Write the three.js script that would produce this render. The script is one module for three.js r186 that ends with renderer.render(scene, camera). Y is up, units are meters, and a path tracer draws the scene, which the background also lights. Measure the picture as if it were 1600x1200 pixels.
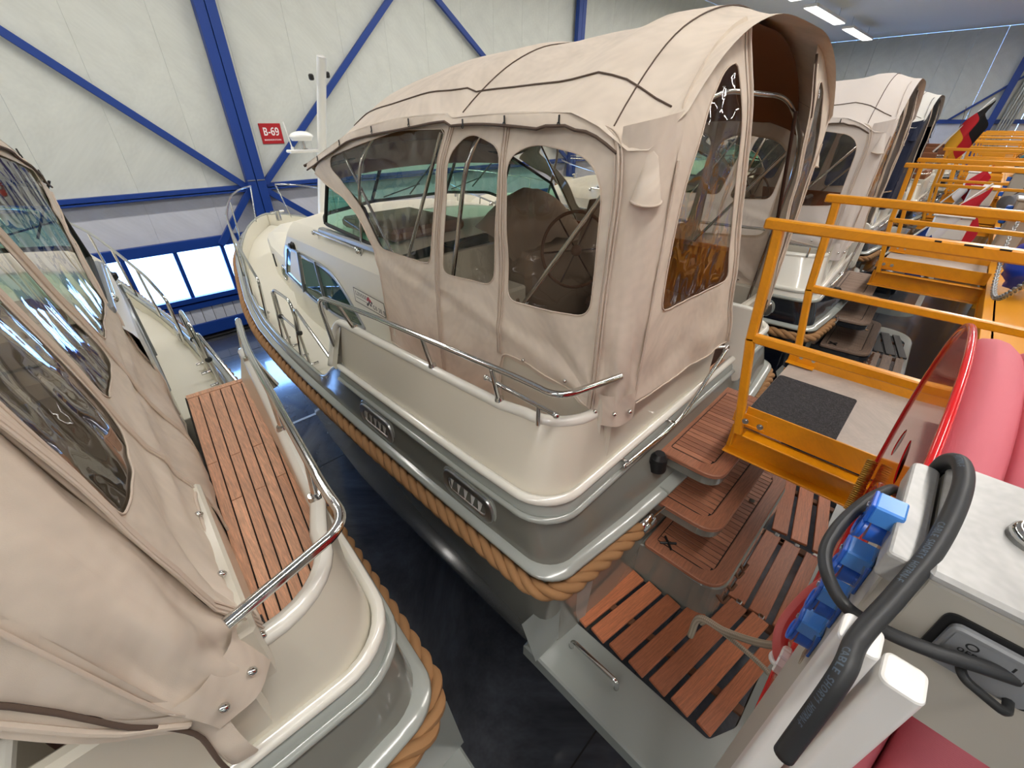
import * as THREE from 'three';
import { mergeGeometries, mergeVertices, toCreasedNormals } from 'three/addons/utils/BufferGeometryUtils.js';
import { RectAreaLightUniformsLib } from 'three/addons/lights/RectAreaLightUniformsLib.js';
import { createNoise2D, createNoise3D } from 'simplex-noise';

// ---------------------------------------------------------------- camera, sky, light, exposure
const scene = new THREE.Scene();
const camera = new THREE.PerspectiveCamera(2 * Math.atan(600 / 660) * 180 / Math.PI, 4 / 3, 0.03, 300);
{
  const p = Math.atan(410 / 660), yaw = Math.PI / 4;
  camera.position.set(0, 4, 0);
  camera.lookAt(Math.sin(yaw) * Math.cos(p), 4 - Math.sin(p), -Math.cos(yaw) * Math.cos(p));
}
const SKY = 15;
{ // even overcast sky, a little brighter overhead
  const W = 64, H = 32, d = new Float32Array(W * H * 4);
  for (let j = 0; j < H; j++) for (let i = 0; i < W; i++) {
    const up = Math.max(0, Math.sin(((j + 0.5) / H - 0.5) * Math.PI)), k = SKY * (0.75 + 0.5 * up);
    d.set([0.3 * k, 0.6 * k, 1.25 * k, 1], (j * W + i) * 4);
  }
  const t = new THREE.DataTexture(d, W, H, THREE.RGBAFormat, THREE.FloatType);
  t.mapping = THREE.EquirectangularReflectionMapping; t.magFilter = THREE.LinearFilter; t.needsUpdate = true;
  scene.background = t;
}
const LAMP = 22, EXPOSURE = 1.2;
const renderer = new THREE.WebGLRenderer({ antialias: true });
renderer.toneMapping = THREE.LinearToneMapping;
renderer.toneMappingExposure = EXPOSURE;
renderer.shadowMap.enabled = true;
RectAreaLightUniformsLib.init();

// ---------------------------------------------------------------- helpers
let seed = 20240611;
const rnd = () => { seed = (seed + 0x6d2b79f5) | 0; let t = Math.imul(seed ^ (seed >>> 15), 1 | seed); t = (t + Math.imul(t ^ (t >>> 7), 61 | t)) ^ t; return ((t ^ (t >>> 14)) >>> 0) / 4294967296; };
const rr = (a, b) => a + (b - a) * rnd();
const n2 = createNoise2D(rnd), n3 = createNoise3D(rnd);
const V = (x, y, z) => new THREE.Vector3(x, y, z);
const lerp = THREE.MathUtils.lerp, clamp = THREE.MathUtils.clamp, sstep = THREE.MathUtils.smoothstep;
const taken = {};
function numbered(n) { n = n.replace(/_\d{3}$/, ''); if (!(n in taken)) { taken[n] = 0; return n; } taken[n]++; return n + '_' + String(taken[n]).padStart(3, '0'); }
function tag(o, label, category, group) { o.userData = { label, category }; if (group) o.userData.group = group; return o; }
function thing(name, label, category, pos = [0, 0, 0], turn = 0, group) {
  const o = new THREE.Group(); o.name = numbered(name); o.position.set(...pos); o.rotation.y = turn; scene.add(o);
  return tag(o, label, category, group);
}
function sh(m) { m.castShadow = m.receiveShadow = true; return m; }
const APART = /^(bulwark|platform_wing|stud|turn_button|stanchion|rail_post|rail_end|rail_foot|bearer|platform_handle|hinge_clip|ladder_hook|scupper|stern_wall|deck_step|seat|cushion|mast_light|splice_plate|flange|strap|socket|cabinet_grille|sill|mullion|bulwark_lining|toe_rail|pole_foot|floor_joint|teak_deck|cradle|rear_rail|wiper|tread_hinge|crosstree)$/;
function part(name, geo, mat, parent, kind) { // a list of pieces that stand apart becomes one part per piece
  if (Array.isArray(geo) && geo.length > 1 && APART.test(name)) return geo.map((g) => part(name, g, mat, parent, kind))[0];
  const g = Array.isArray(geo) ? join(geo) : geo, m = sh(new THREE.Mesh(g, mat));
  const used = parent.userData.__n || (parent.userData.__n = {}); // numbers within the thing
  m.name = name in used ? name + '_' + String(++used[name]).padStart(3, '0') : (used[name] = 0, name);
  parent.add(m); if (kind) m.userData.kind = kind; return m;
}
function whole(name, geo, mat, label, category, group) { const m = sh(new THREE.Mesh(Array.isArray(geo) ? join(geo) : geo, mat)); m.name = numbered(name); scene.add(m); return tag(m, label, category, group); }
function struct(name, geo, mat) { const m = sh(new THREE.Mesh(Array.isArray(geo) ? join(geo) : geo, mat)); m.name = name; m.userData.kind = 'structure'; scene.add(m); return m; }
function copyOf(src, label, pos, turn = 0, group, edit) {
  const c = src.clone(); c.name = numbered(src.name); c.position.set(...pos); c.rotation.y = turn; scene.add(c);
  tag(c, label, src.userData.category, group); if (edit) edit(c); return c;
}
function join(list) {
  return mergeGeometries(list.map((g) => {
    const h = g.index ? g.toNonIndexed() : g.clone();
    for (const k of Object.keys(h.attributes)) if (!['position', 'normal', 'uv'].includes(k)) h.deleteAttribute(k);
    if (!h.attributes.uv) h.setAttribute('uv', new THREE.BufferAttribute(new Float32Array(h.attributes.position.count * 2), 2));
    return h;
  }));
}
const mv = (g, x, y, z) => g.translate(x, y, z);
// chamfered box, uv in metres along its longest side
function cbox(w, h, d, c = 0.004) {
  const P = [], N = [], U = [], X = w / 2, Y = h / 2, Z = d / 2; c = Math.min(c, X * 0.6, Y * 0.6, Z * 0.6);
  const tri = (a, b, q) => {
    const n = V().crossVectors(V().subVectors(b, a), V().subVectors(q, a)).normalize(), mid = V().add(a).add(b).add(q);
    if (n.dot(mid) < 0) { [b, q] = [q, b]; n.negate(); }
    for (const p of [a, b, q]) {
      P.push(p.x, p.y, p.z); N.push(n.x, n.y, n.z);
      const ax = Math.abs(n.x), ay = Math.abs(n.y), az = Math.abs(n.z);
      let u, v; if (ay >= ax && ay >= az) { u = p.x; v = p.z; } else if (az >= ax) { u = p.x; v = p.y; } else { u = p.z; v = p.y; }
      if ((ay >= ax && ay >= az ? d > w : az >= ax ? h > w : h > d)) [u, v] = [v, u];
      U.push(u, v);
    }
  };
  const quad = (a, b, q, e) => { tri(a, b, q); tri(a, q, e); };
  for (const s of [-1, 1]) {
    quad(V(s * X, -Y + c, -Z + c), V(s * X, Y - c, -Z + c), V(s * X, Y - c, Z - c), V(s * X, -Y + c, Z - c));
    quad(V(-X + c, s * Y, -Z + c), V(X - c, s * Y, -Z + c), V(X - c, s * Y, Z - c), V(-X + c, s * Y, Z - c));
    quad(V(-X + c, -Y + c, s * Z), V(X - c, -Y + c, s * Z), V(X - c, Y - c, s * Z), V(-X + c, Y - c, s * Z));
    for (const t of [-1, 1]) {
      quad(V(s * X, t * (Y - c), -Z + c), V(s * X, t * (Y - c), Z - c), V(s * (X - c), t * Y, Z - c), V(s * (X - c), t * Y, -Z + c));
      quad(V(s * X, -Y + c, t * (Z - c)), V(s * X, Y - c, t * (Z - c)), V(s * (X - c), Y - c, t * Z), V(s * (X - c), -Y + c, t * Z));
      quad(V(-X + c, s * Y, t * (Z - c)), V(X - c, s * Y, t * (Z - c)), V(X - c, s * (Y - c), t * Z), V(-X + c, s * (Y - c), t * Z));
      for (const q of [-1, 1]) tri(V(s * X, t * (Y - c), q * (Z - c)), V(s * (X - c), t * Y, q * (Z - c)), V(s * (X - c), t * (Y - c), q * Z));
    }
  }
  const g = new THREE.BufferGeometry();
  g.setAttribute('position', new THREE.Float32BufferAttribute(P, 3)); g.setAttribute('normal', new THREE.Float32BufferAttribute(N, 3)); g.setAttribute('uv', new THREE.Float32BufferAttribute(U, 2));
  return g;
}
function place(g, m) { // apply a matrix; a mirroring one gets its winding back
  const h = g.index ? g.toNonIndexed() : g.clone(); h.applyMatrix4(m);
  if (m.determinant() < 0) for (const k of Object.keys(h.attributes)) { const a = h.attributes[k], s = a.itemSize, A = a.array; for (let i = 0; i + 2 < a.count; i += 3) for (let c = 0; c < s; c++) { const t = A[(i + 1) * s + c]; A[(i + 1) * s + c] = A[(i + 2) * s + c]; A[(i + 2) * s + c] = t; } }
  return h;
}
const bx = (w, h, d, x, y, z, c) => mv(cbox(w, h, d, c), x, y, z);
// box between two points, with a rectangular section (w sideways, h up)
function beam(a, b, w, h, c = 0.005, up = V(0, 1, 0)) {
  a = V(...a); b = V(...b); const L = a.distanceTo(b), g = cbox(w, h, L, c), z = V().subVectors(b, a).normalize();
  let u = up.clone(); if (Math.abs(u.dot(z)) > 0.98) u = V(0, 0, 1);
  const x = V().crossVectors(u, z).normalize(), y = V().crossVectors(z, x);
  return g.applyMatrix4(new THREE.Matrix4().makeBasis(x, y, z).setPosition(a.add(b).multiplyScalar(0.5)));
}
// polyline with rounded corners -> dense points
function bend(pts, R = 0.08, n = 7) {
  const p = pts.map((q) => V(...q)), out = [p[0]];
  for (let i = 1; i < p.length - 1; i++) {
    const r = Array.isArray(R) ? R[i - 1] : R, a = V().subVectors(p[i - 1], p[i]), b = V().subVectors(p[i + 1], p[i]);
    const k = Math.min(r, a.length() * 0.48, b.length() * 0.48); a.setLength(k).add(p[i]); b.setLength(k).add(p[i]);
    for (let j = 0; j <= n; j++) { const t = j / n; out.push(V().addScaledVector(a, (1 - t) ** 2).addScaledVector(p[i], 2 * t * (1 - t)).addScaledVector(b, t * t)); }
  }
  out.push(p[p.length - 1]); return out;
}
function spline(pts, n = 40, closed = false) { return new THREE.CatmullRomCurve3(pts.map((q) => V(...q)), closed, 'centripetal').getPoints(n); }
// sweep a circle (or radius function) along points
function tube(pts, r = 0.0125, seg = 8, closed = false, caps = true) {
  const n = pts.length, P = [], U = [], I = []; let up = null, len = 0; const rad = typeof r === 'function' ? r : () => r;
  const rings = closed ? n + 1 : n;
  for (let i = 0; i < rings; i++) {
    const p = pts[i % n], q = pts[closed ? (i + n - 1) % n : Math.max(0, i - 1)], s = pts[closed ? (i + 1) % n : Math.min(n - 1, i + 1)];
    const t = V().subVectors(s, q).normalize();
    if (!up) up = Math.abs(t.y) < 0.9 ? V(0, 1, 0) : V(1, 0, 0);
    up = up.clone().addScaledVector(t, -up.dot(t)).normalize(); const b = V().crossVectors(t, up);
    if (i) len += p.distanceTo(pts[(i - 1) % n]);
    for (let j = 0; j <= seg; j++) { const a = j / seg * Math.PI * 2, k = rad(i / (rings - 1)); const v = p.clone().addScaledVector(up, Math.cos(a) * k).addScaledVector(b, Math.sin(a) * k); P.push(v.x, v.y, v.z); U.push(len, j / seg * Math.PI * 2 * k); }
  }
  for (let i = 0; i < rings - 1; i++) for (let j = 0; j < seg; j++) { const a = i * (seg + 1) + j, b = a + seg + 1; I.push(a, a + 1, b, b, a + 1, b + 1); }
  if (caps && !closed) for (const [e, f] of [[0, 0], [rings - 1, 1]]) {
    const c = P.length / 3, p = pts[e]; P.push(p.x, p.y, p.z); U.push(0, 0);
    for (let j = 0; j < seg; j++) { const a = e * (seg + 1) + j; f ? I.push(c, a, a + 1) : I.push(c, a + 1, a); }
  }
  const g = new THREE.BufferGeometry(); g.setIndex(I); g.setAttribute('position', new THREE.Float32BufferAttribute(P, 3)); g.setAttribute('uv', new THREE.Float32BufferAttribute(U, 2)); g.computeVertexNormals(); 
  return g;
}
const rod = (a, b, r = 0.0125, seg = 8) => tube([V(...a), V(...b)], r, seg);
// surface through rows of points; uv in metres
function sheet(rows, flip = false) {
  const m = rows.length, n = rows[0].length, P = [], U = [], I = [], vv = new Array(n).fill(0);
  for (let i = 0; i < m; i++) { let u = 0; for (let j = 0; j < n; j++) { const p = rows[i][j]; if (j) u += p.distanceTo(rows[i][j - 1]); if (i) vv[j] += p.distanceTo(rows[i - 1][j]); P.push(p.x, p.y, p.z); U.push(u, vv[j]); } }
  for (let i = 0; i < m - 1; i++) for (let j = 0; j < n - 1; j++) { const a = i * n + j, b = a + 1, c = a + n, d = c + 1; flip ? I.push(a, c, b, b, c, d) : I.push(a, b, c, b, d, c); }
  const g = new THREE.BufferGeometry(); g.setIndex(I); g.setAttribute('position', new THREE.Float32BufferAttribute(P, 3)); g.setAttribute('uv', new THREE.Float32BufferAttribute(U, 2)); g.computeVertexNormals(); return g;
}
const creased = (g, a = 0.6) => toCreasedNormals(g, a);
function lathe(pts, seg = 20) { return new THREE.LatheGeometry(pts.map((p) => new THREE.Vector2(p[0], p[1])), seg); }
function rrect(x0, y0, x1, y1, r, Cls = THREE.Shape) {
  const s = new Cls(), R = Array.isArray(r) ? r : [r, r, r, r];
  s.moveTo(x0 + R[0], y0); s.lineTo(x1 - R[1], y0); s.quadraticCurveTo(x1, y0, x1, y0 + R[1]); s.lineTo(x1, y1 - R[2]); s.quadraticCurveTo(x1, y1, x1 - R[2], y1);
  s.lineTo(x0 + R[3], y1); s.quadraticCurveTo(x0, y1, x0, y1 - R[3]); s.lineTo(x0, y0 + R[0]); s.quadraticCurveTo(x0, y0, x0 + R[0], y0); return s;
}
// polygon with per-corner rounding
function rpoly(pts, R, Cls = THREE.Shape) {
  const s = new Cls(), n = pts.length;
  for (let i = 0; i < n; i++) {
    const p = new THREE.Vector2(...pts[i]), a = new THREE.Vector2(...pts[(i + n - 1) % n]).sub(p), b = new THREE.Vector2(...pts[(i + 1) % n]).sub(p), r = Array.isArray(R) ? R[i] : R;
    const k = Math.min(r, a.length() * 0.49, b.length() * 0.49); a.setLength(k).add(p); b.setLength(k).add(p);
    i ? s.lineTo(a.x, a.y) : s.moveTo(a.x, a.y); s.quadraticCurveTo(p.x, p.y, b.x, b.y);
  }
  s.closePath(); return s;
}
function slab(shape, depth, bevel = 0.004, curve = 8) { // lies in x/z, thickness up from y = 0
  const g = new THREE.ExtrudeGeometry(shape, { depth: depth - 2 * bevel, bevelEnabled: bevel > 0, bevelSize: bevel, bevelThickness: bevel, bevelSegments: 1, bevelOffset: -bevel, curveSegments: curve });
  g.translate(0, 0, bevel); return place(g, new THREE.Matrix4().set(1, 0, 0, 0, 0, 0, 1, 0, 0, 1, 0, 0, 0, 0, 0, 1));
}
// split long edges so that flat cloth and film can be bent; then map (u,v) -> 3D
function cloth(shape, L, map, curve = 10) {
  const g0 = new THREE.ShapeGeometry(shape, curve), p = g0.attributes.position, idx = g0.index.array, out = []; const stack = [];
  for (let i = 0; i < idx.length; i += 3) stack.push([0, 1, 2].map((k) => [p.getX(idx[i + k]), p.getY(idx[i + k])]));
  const d2 = (a, b) => (a[0] - b[0]) ** 2 + (a[1] - b[1]) ** 2;
  while (stack.length) {
    const t = stack.pop(), e = [d2(t[0], t[1]), d2(t[1], t[2]), d2(t[2], t[0])], m = e[0] >= e[1] && e[0] >= e[2] ? 0 : e[1] >= e[2] ? 1 : 2;
    if (e[m] <= L * L) { out.push(t); continue; }
    const a = t[m], b = t[(m + 1) % 3], c = t[(m + 2) % 3], h = [(a[0] + b[0]) / 2, (a[1] + b[1]) / 2];
    stack.push([a, h, c], [h, b, c]);
  }
  const P = [], U = []; for (const t of out) for (const q of t) { const v = map(q[0], q[1]); P.push(v.x, v.y, v.z); U.push(q[0], q[1]); }
  let g = new THREE.BufferGeometry(); g.setAttribute('position', new THREE.Float32BufferAttribute(P, 3)); g.setAttribute('uv', new THREE.Float32BufferAttribute(U, 2));
  g = mergeVertices(g, 1e-5); g.computeVertexNormals(); return g;
}
function ball(r, x, y, z, w = 10, h = 7) { return new THREE.SphereGeometry(r, w, h).translate(x, y, z); }
function cyl(r0, r1, h, x, y, z, seg = 14, axis = 'y') { const g = new THREE.CylinderGeometry(r0, r1, h, seg); if (axis === 'x') g.rotateZ(Math.PI / 2); if (axis === 'z') g.rotateX(Math.PI / 2); return g.translate(x, y, z); }
const mirror = (g) => place(g, new THREE.Matrix4().makeScale(-1, 1, 1));

// ---------------------------------------------------------------- textures and materials
function tex(N, M, fn, srgb = true, wrap = true) {
  const d = new Uint8Array(N * M * 4);
  for (let y = 0; y < M; y++) for (let x = 0; x < N; x++) { const c = fn(x / N, y / M); for (let k = 0; k < 3; k++) d[(y * N + x) * 4 + k] = clamp(Array.isArray(c) ? c[k] : c, 0, 255); d[(y * N + x) * 4 + 3] = 255; }
  const t = new THREE.DataTexture(d, N, M); t.magFilter = THREE.LinearFilter; if (wrap) t.wrapS = t.wrapT = THREE.RepeatWrapping; if (srgb) t.colorSpace = THREE.SRGBColorSpace; t.needsUpdate = true; return t;
}
// tileable noise on a torus
const tn = (u, v, fu, fv, s = 0) => { const a = u * 6.28318, b = v * 6.28318; return n3(Math.cos(a) * fu + s + Math.cos(b) * fv * 0.73, Math.sin(a) * fu + Math.sin(b) * fv, Math.cos(b) * fv * 0.68 + s * 1.7); };
const rep = (t, a, b = a) => { const c = t.clone(); c.repeat.set(a, b); c.needsUpdate = true; return c; };
const S = (c, rough = 0.5, more = {}) => new THREE.MeshStandardMaterial({ color: c, roughness: rough, side: THREE.DoubleSide, ...more });
const PH = (c, rough, more) => new THREE.MeshPhysicalMaterial({ color: c, roughness: rough, side: THREE.DoubleSide, ...more });
const weave = tex(128, 128, (u, v) => 128 + 50 * Math.sin(u * 6.28318 * 32) * Math.sin(v * 6.28318 * 32) + 30 * tn(u, v, 6, 6), false);
const fabricTone = tex(256, 256, (u, v) => { const k = 1 + 0.035 * tn(u, v, 1.2, 1.2) + 0.02 * tn(u, v, 5, 5, 3); return [250 * k, 249 * k, 247 * k]; });
const woodTex = (r, g, b, s) => tex(512, 128, (u, v) => {
  const w = tn(u, v, 0.9, 3.5, s), f = tn(u, v, 2.2, 16, s + 5), q = tn(u, v, 1.5, 30, s + 9), k = 1 + 0.09 * w + 0.08 * f + 0.05 * q - (q > 0.55 ? 0.08 : 0);
  return [r * k, g * k * (1 - 0.02 * w), b * k * (1 - 0.03 * w)];
});
const wood = (r, g, b, s, rough = 0.55) => new THREE.MeshStandardMaterial({ map: rep(woodTex(r, g, b, s), 1.2, 5), roughness: rough, side: THREE.DoubleSide });
const concrete = tex(512, 512, (u, v) => { const k = 1 + 0.12 * tn(u, v, 1.3, 1.3) + 0.08 * tn(u, v, 4, 4, 2) + 0.05 * tn(u, v, 14, 14, 7); return [62 * k, 64 * k, 69 * k]; });
const concreteRough = tex(256, 256, (u, v) => 75 + 28 * tn(u, v, 2, 2, 4) + 12 * tn(u, v, 9, 9, 1), false);
const matTex = tex(256, 256, (u, v) => { const s = rnd(), k = 66 + 34 * (rnd() - 0.5) + 10 * tn(u, v, 3, 3); return s > 0.975 ? [150, 148, 142] : [k, k, k * 1.06]; });
const matBump = tex(256, 256, () => 255 * rnd(), false);
const scuffTex = (r, g, b, s, amt = 1) => tex(512, 512, (u, v) => { const a = tn(u, v, 1.6, 1.6, s), f = tn(u, v, 9, 9, s + 3), k = 1 + 0.03 * amt * a + 0.02 * amt * f; return [r * k, g * k, b * k]; });
const M = {
  gelHull: PH(0x7a7a72, 0.16, { clearcoat: 0.6, clearcoatRoughness: 0.06 }),
  gelNavy: PH(0x0f1420, 0.14, { clearcoat: 0.6, clearcoatRoughness: 0.06 }),
  bottom: S(0x1c2026, 0.55),
  strake: PH(0x9fa49e, 0.2, { clearcoat: 0.5, clearcoatRoughness: 0.1 }),
  bulwark: PH(0xd2ccbc, 0.35, { clearcoat: 0.35, clearcoatRoughness: 0.15 }),
  cap: PH(0xe6e4da, 0.18, { clearcoat: 0.5, clearcoatRoughness: 0.08 }),
  deck: S(0xdedacb, 0.5),
  platformGel: PH(0x8f9490, 0.24, { clearcoat: 0.4, clearcoatRoughness: 0.15 }),
  steel: S(0xd6d6d4, 0.1, { metalness: 1 }),
  alu: S(0xbfc1c2, 0.3, { metalness: 1 }),
  black: S(0x141416, 0.45),
  rubber: S(0x242526, 0.5),
  caulk: S(0x16130f, 0.8),
  canvas: S(0xdccfc0, 0.85, { map: rep(fabricTone, 0.6), bumpMap: rep(weave, 14), bumpScale: 0.0006 }),
  canvasNavy: S(0x141d38, 0.8, { bumpMap: rep(weave, 14), bumpScale: 0.0006 }),
  canvasWhite: S(0xdedcd6, 0.8, { bumpMap: rep(weave, 14), bumpScale: 0.0006 }),
  hem: S(0xcdbdad, 0.85),
  seam: S(0x5d4d43, 0.9),
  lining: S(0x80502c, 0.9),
  liningDark: S(0x4a2a1a, 0.9),
  vinyl: PH(0xf2efe9, 0.03, { transmission: 1, thickness: 0, ior: 1.5 }),
  glass: PH(0xa6dac8, 0.01, { transmission: 1, thickness: 0, ior: 1.5 }),
  clear: PH(0xffffff, 0.01, { transmission: 1, thickness: 0, ior: 1.5 }),
  cabinGlass: PH(0x5f8a7c, 0.03, { transmission: 0.75, thickness: 0, ior: 1.5 }),
  frame: S(0xa9adb0, 0.35, { metalness: 0.8 }),
  gasket: S(0x17191a, 0.6),
  rope: S(0x9c744c, 0.85, { bumpMap: rep(weave, 20), bumpScale: 0.0008 }),
  brown: S(0x6b4630, 0.7), brownDark: S(0x402417, 0.7), leather: S(0x7a4828, 0.5),
  cover: S(0x9c8875, 0.9, { bumpMap: rep(weave, 14), bumpScale: 0.0006 }),
  yellow: PH(0xe79a0c, 0.34, { clearcoat: 0.3, clearcoatRoughness: 0.2, map: rep(scuffTex(252, 250, 246, 4), 1) }),
  yellowFar: S(0xdf950f, 0.45),
  plate: S(0xffffff, 0.55, { map: rep(scuffTex(176, 165, 155, 8, 1.1), 0.7) }),
  plateFar: S(0xcfcbc2, 0.5),
  mat: S(0xffffff, 0.95, { map: rep(matTex, 2.4), bumpMap: rep(matBump, 5), bumpScale: 0.006 }),
  blue: S(0x0d3a8a, 0.45), blueDark: S(0x0a2b6c, 0.45),
  wallUp: S(0xffffff, 0.55, { map: rep(scuffTex(208, 211, 203, 2, 0.6), 0.25) }),
  wallLow: S(0xffffff, 0.5, { map: rep(scuffTex(203, 205, 212, 6, 0.6), 0.25) }),
  ceiling: S(0xd8d8d4, 0.8), groundOut: S(0xb9b8b4, 0.9),
  floor: PH(0xffffff, 0.3, { clearcoat: 0.7, clearcoatRoughness: 0.22, map: rep(concrete, 0.3), roughnessMap: rep(concreteRough, 0.2) }),
  paint: S(0xd8d8d2, 0.7),
  red: PH(0xd3161b, 0.22, { clearcoat: 0.7, clearcoatRoughness: 0.05 }),
  hose: S(0xd4707c, 0.62, { bumpMap: rep(weave, 30), bumpScale: 0.0005 }),
  hoseThin: S(0xcb5a56, 0.5),
  white: PH(0xeeece8, 0.28, { clearcoat: 0.3, clearcoatRoughness: 0.2 }),
  boxTop: S(0xffffff, 0.35, { map: rep(scuffTex(172, 171, 168, 12, 1.6), 1.5) }),
  boxSide: S(0xb2ada2, 0.5),
  socket: PH(0x1d62cf, 0.3, { clearcoat: 0.4, clearcoatRoughness: 0.1 }), socketLight: PH(0x4b93ea, 0.3, { clearcoat: 0.3 }),
  brass: S(0xd6b25a, 0.35, { metalness: 0.9 }),
  cable: S(0x2a2b2d, 0.5), mastWhite: PH(0xf2f2ee, 0.25, { clearcoat: 0.3 }),
  signRed: S(0xb3101c, 0.5),
};
const TEAK = [0, 1, 2].map((i) => wood([208, 216, 200][i], [158, 165, 150][i], [125, 132, 118][i], 1 + i * 3));
const TEAKD = [0, 1, 2].map((i) => wood([160, 172, 148][i], [106, 116, 96][i], [80, 88, 72][i], 11 + i * 3, 0.45));
const SLAT = [0, 1, 2].map((i) => wood([176, 160, 184][i], [106, 96, 112][i], [72, 64, 76][i], 21 + i * 3, 0.42));
const SLATG = [0, 1].map((i) => wood([150, 138][i], [128, 116][i], [112, 101][i], 31 + i * 3, 0.6));
const anyOf = (a) => a[Math.floor(rnd() * a.length)];
// ---------------------------------------------------------------- the hall
const X0 = -22, X1 = 38, ZF = -10.6, ZB = 16, HC = 8.2;
struct('ground_outside', mv(new THREE.BoxGeometry(140, 0.3, 60), 12, -0.3, ZF - 31), M.groundOut);
{
  const g = new THREE.BoxGeometry(X1 - X0, 0.3, ZB - ZF); const uv = g.attributes.uv; for (let i = 0; i < uv.count; i++) uv.setXY(i, uv.getX(i) * (X1 - X0), uv.getY(i) * (ZB - ZF));
  const f = struct('floor', mv(g, (X0 + X1) / 2, -0.15, (ZB + ZF) / 2), M.floor);
  for (let i = 0; i < 9; i++) part('floor_marking', mv(new THREE.BoxGeometry(2.9, 0.004, 0.05), 0.3 + (i - 1) * 4.25, 0.002, -6.15), M.paint, f);
  for (let i = 0; i < 6; i++) part('floor_joint', mv(new THREE.BoxGeometry(X1 - X0, 0.003, 0.012), (X0 + X1) / 2, 0.001, -9.3 + i * 4.4), M.caulk, f);
}
struct('ceiling', mv(new THREE.BoxGeometry(X1 - X0, 0.3, ZB - ZF), (X0 + X1) / 2, HC + 0.15, (ZB + ZF) / 2), M.ceiling);
struct('wall_back', bx(X1 - X0, HC, 0.3, (X0 + X1) / 2, HC / 2, ZB + 0.15), M.wallUp);
struct('wall_left', bx(0.3, HC, ZB - ZF, X0 - 0.15, HC / 2, (ZB + ZF) / 2), M.wallUp);
const WY0 = 0.92, WY1 = 1.84, LEDGE = 2.86;
const wf = struct('wall_front', [bx(X1 - X0, WY0 - 0.1, 0.25, (X0 + X1) / 2, (WY0 - 0.1) / 2, ZF - 0.13), bx(X1 - X0, 0.16, 0.25, (X0 + X1) / 2, WY1 + 0.08, ZF - 0.13), bx(X1 - X0, HC - WY1 + 0.2, 0.05, (X0 + X1) / 2, (HC + WY1) / 2 + 0.1, ZF - 0.24)], M.blueDark);
for (let x = X0; x < X1 - 0.1; x += 1.1) { // sandwich panels, each with its own edges
  const w = Math.min(1.1, X1 - x);
  part('panel', bx(w - 0.0015, HC - LEDGE, 0.2, x + w / 2, (HC + LEDGE) / 2, ZF - 0.1, 0.0025), M.wallUp, wf);
  part('panel', bx(w - 0.0015, LEDGE - 2.0, 0.16, x + w / 2, (LEDGE + 2) / 2, ZF - 0.12, 0.0025), M.wallLow, wf);
}
const we = struct('wall_right', bx(0.2, 0.4, ZB - ZF, X1 + 0.2, 0.2, (ZB + ZF) / 2), M.blueDark);
for (let z = ZF; z < ZB - 0.1; z += 1.1) { const w = Math.min(1.1, ZB - z); part('panel', bx(0.2, HC - 4, w - 0.01, X1 + 0.1, (HC + 4) / 2, z + w / 2, 0.006), M.wallUp, we); part('panel', bx(0.2, 3.6, w - 0.01, X1 + 0.1, 2.2, z + w / 2, 0.006), M.wallLow, we); }
struct('trim_1', bx(0.14, 0.2, ZB - ZF, X1 - 0.09, 4.0, (ZB + ZF) / 2), M.blue);
struct('trim_2', [beam([X1 - 0.25, 0, -0.9], [X1 - 0.25, HC, -0.5], 0.34, 0.3), ], M.blue);
struct('trim_3', [beam([X1 - 0.12, 4, -2.6], [X1 - 0.12, HC, 2.2], 0.18, 0.1)], M.blue);
// ledge beam with its sheet-metal gutter below, window head, sill and plinth
struct('trim_4', [bx(X1 - X0, 0.075, 0.1, (X0 + X1) / 2, LEDGE + 0.01, ZF + 0.05), bx(X1 - X0, 0.03, 0.16, (X0 + X1) / 2, LEDGE - 0.06, ZF + 0.06)], M.blue);
struct('trim_5', bx(X1 - X0, 0.19, 0.1, (X0 + X1) / 2, WY1 + 0.085, ZF + 0.04), M.blue);
struct('trim_6', [bx(X1 - X0, 0.1, 0.12, (X0 + X1) / 2, WY0 - 0.05, ZF + 0.04), bx(X1 - X0, 0.12, 0.09, (X0 + X1) / 2, WY0 - 0.19, ZF + 0.03), bx(X1 - X0, 0.26, 0.09, (X0 + X1) / 2, 0.22, ZF + 0.03)], M.blue);
struct('baseboard_front', bx(X1 - X0, 0.05, 0.14, (X0 + X1) / 2, 0.026, ZF + 0.07), M.black);
{
  const c = struct('wall_front_plinth', bx(X1 - X0, 0.36, 0.03, (X0 + X1) / 2, 0.53, ZF + 0.0), M.caulk);
  for (let x = -1.5; x < 12; x += 0.2) part('plank', bx(0.19, 0.36, 0.03, x + 0.1, 0.53, ZF + 0.018, 0.004), M.wallLow, c);
}
let wn = 0;
for (let x = X0 + 0.4; x < X1 - 1; x += 0.815) { // ribbon of panes between blue mullions
  const near = x > -6 && x < 16;
  if (!near && ((wn++) % 1)) continue;
  const w = struct('window_' + (++wn), bx(0.07, WY1 - WY0, 0.09, x + 0.03, (WY0 + WY1) / 2, ZF + 0.03), M.blue);
  part('pane', mv(new THREE.BoxGeometry(0.745, WY1 - WY0, 0.004), x + 0.437, (WY0 + WY1) / 2, ZF - 0.02), M.clear, w);
}
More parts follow.
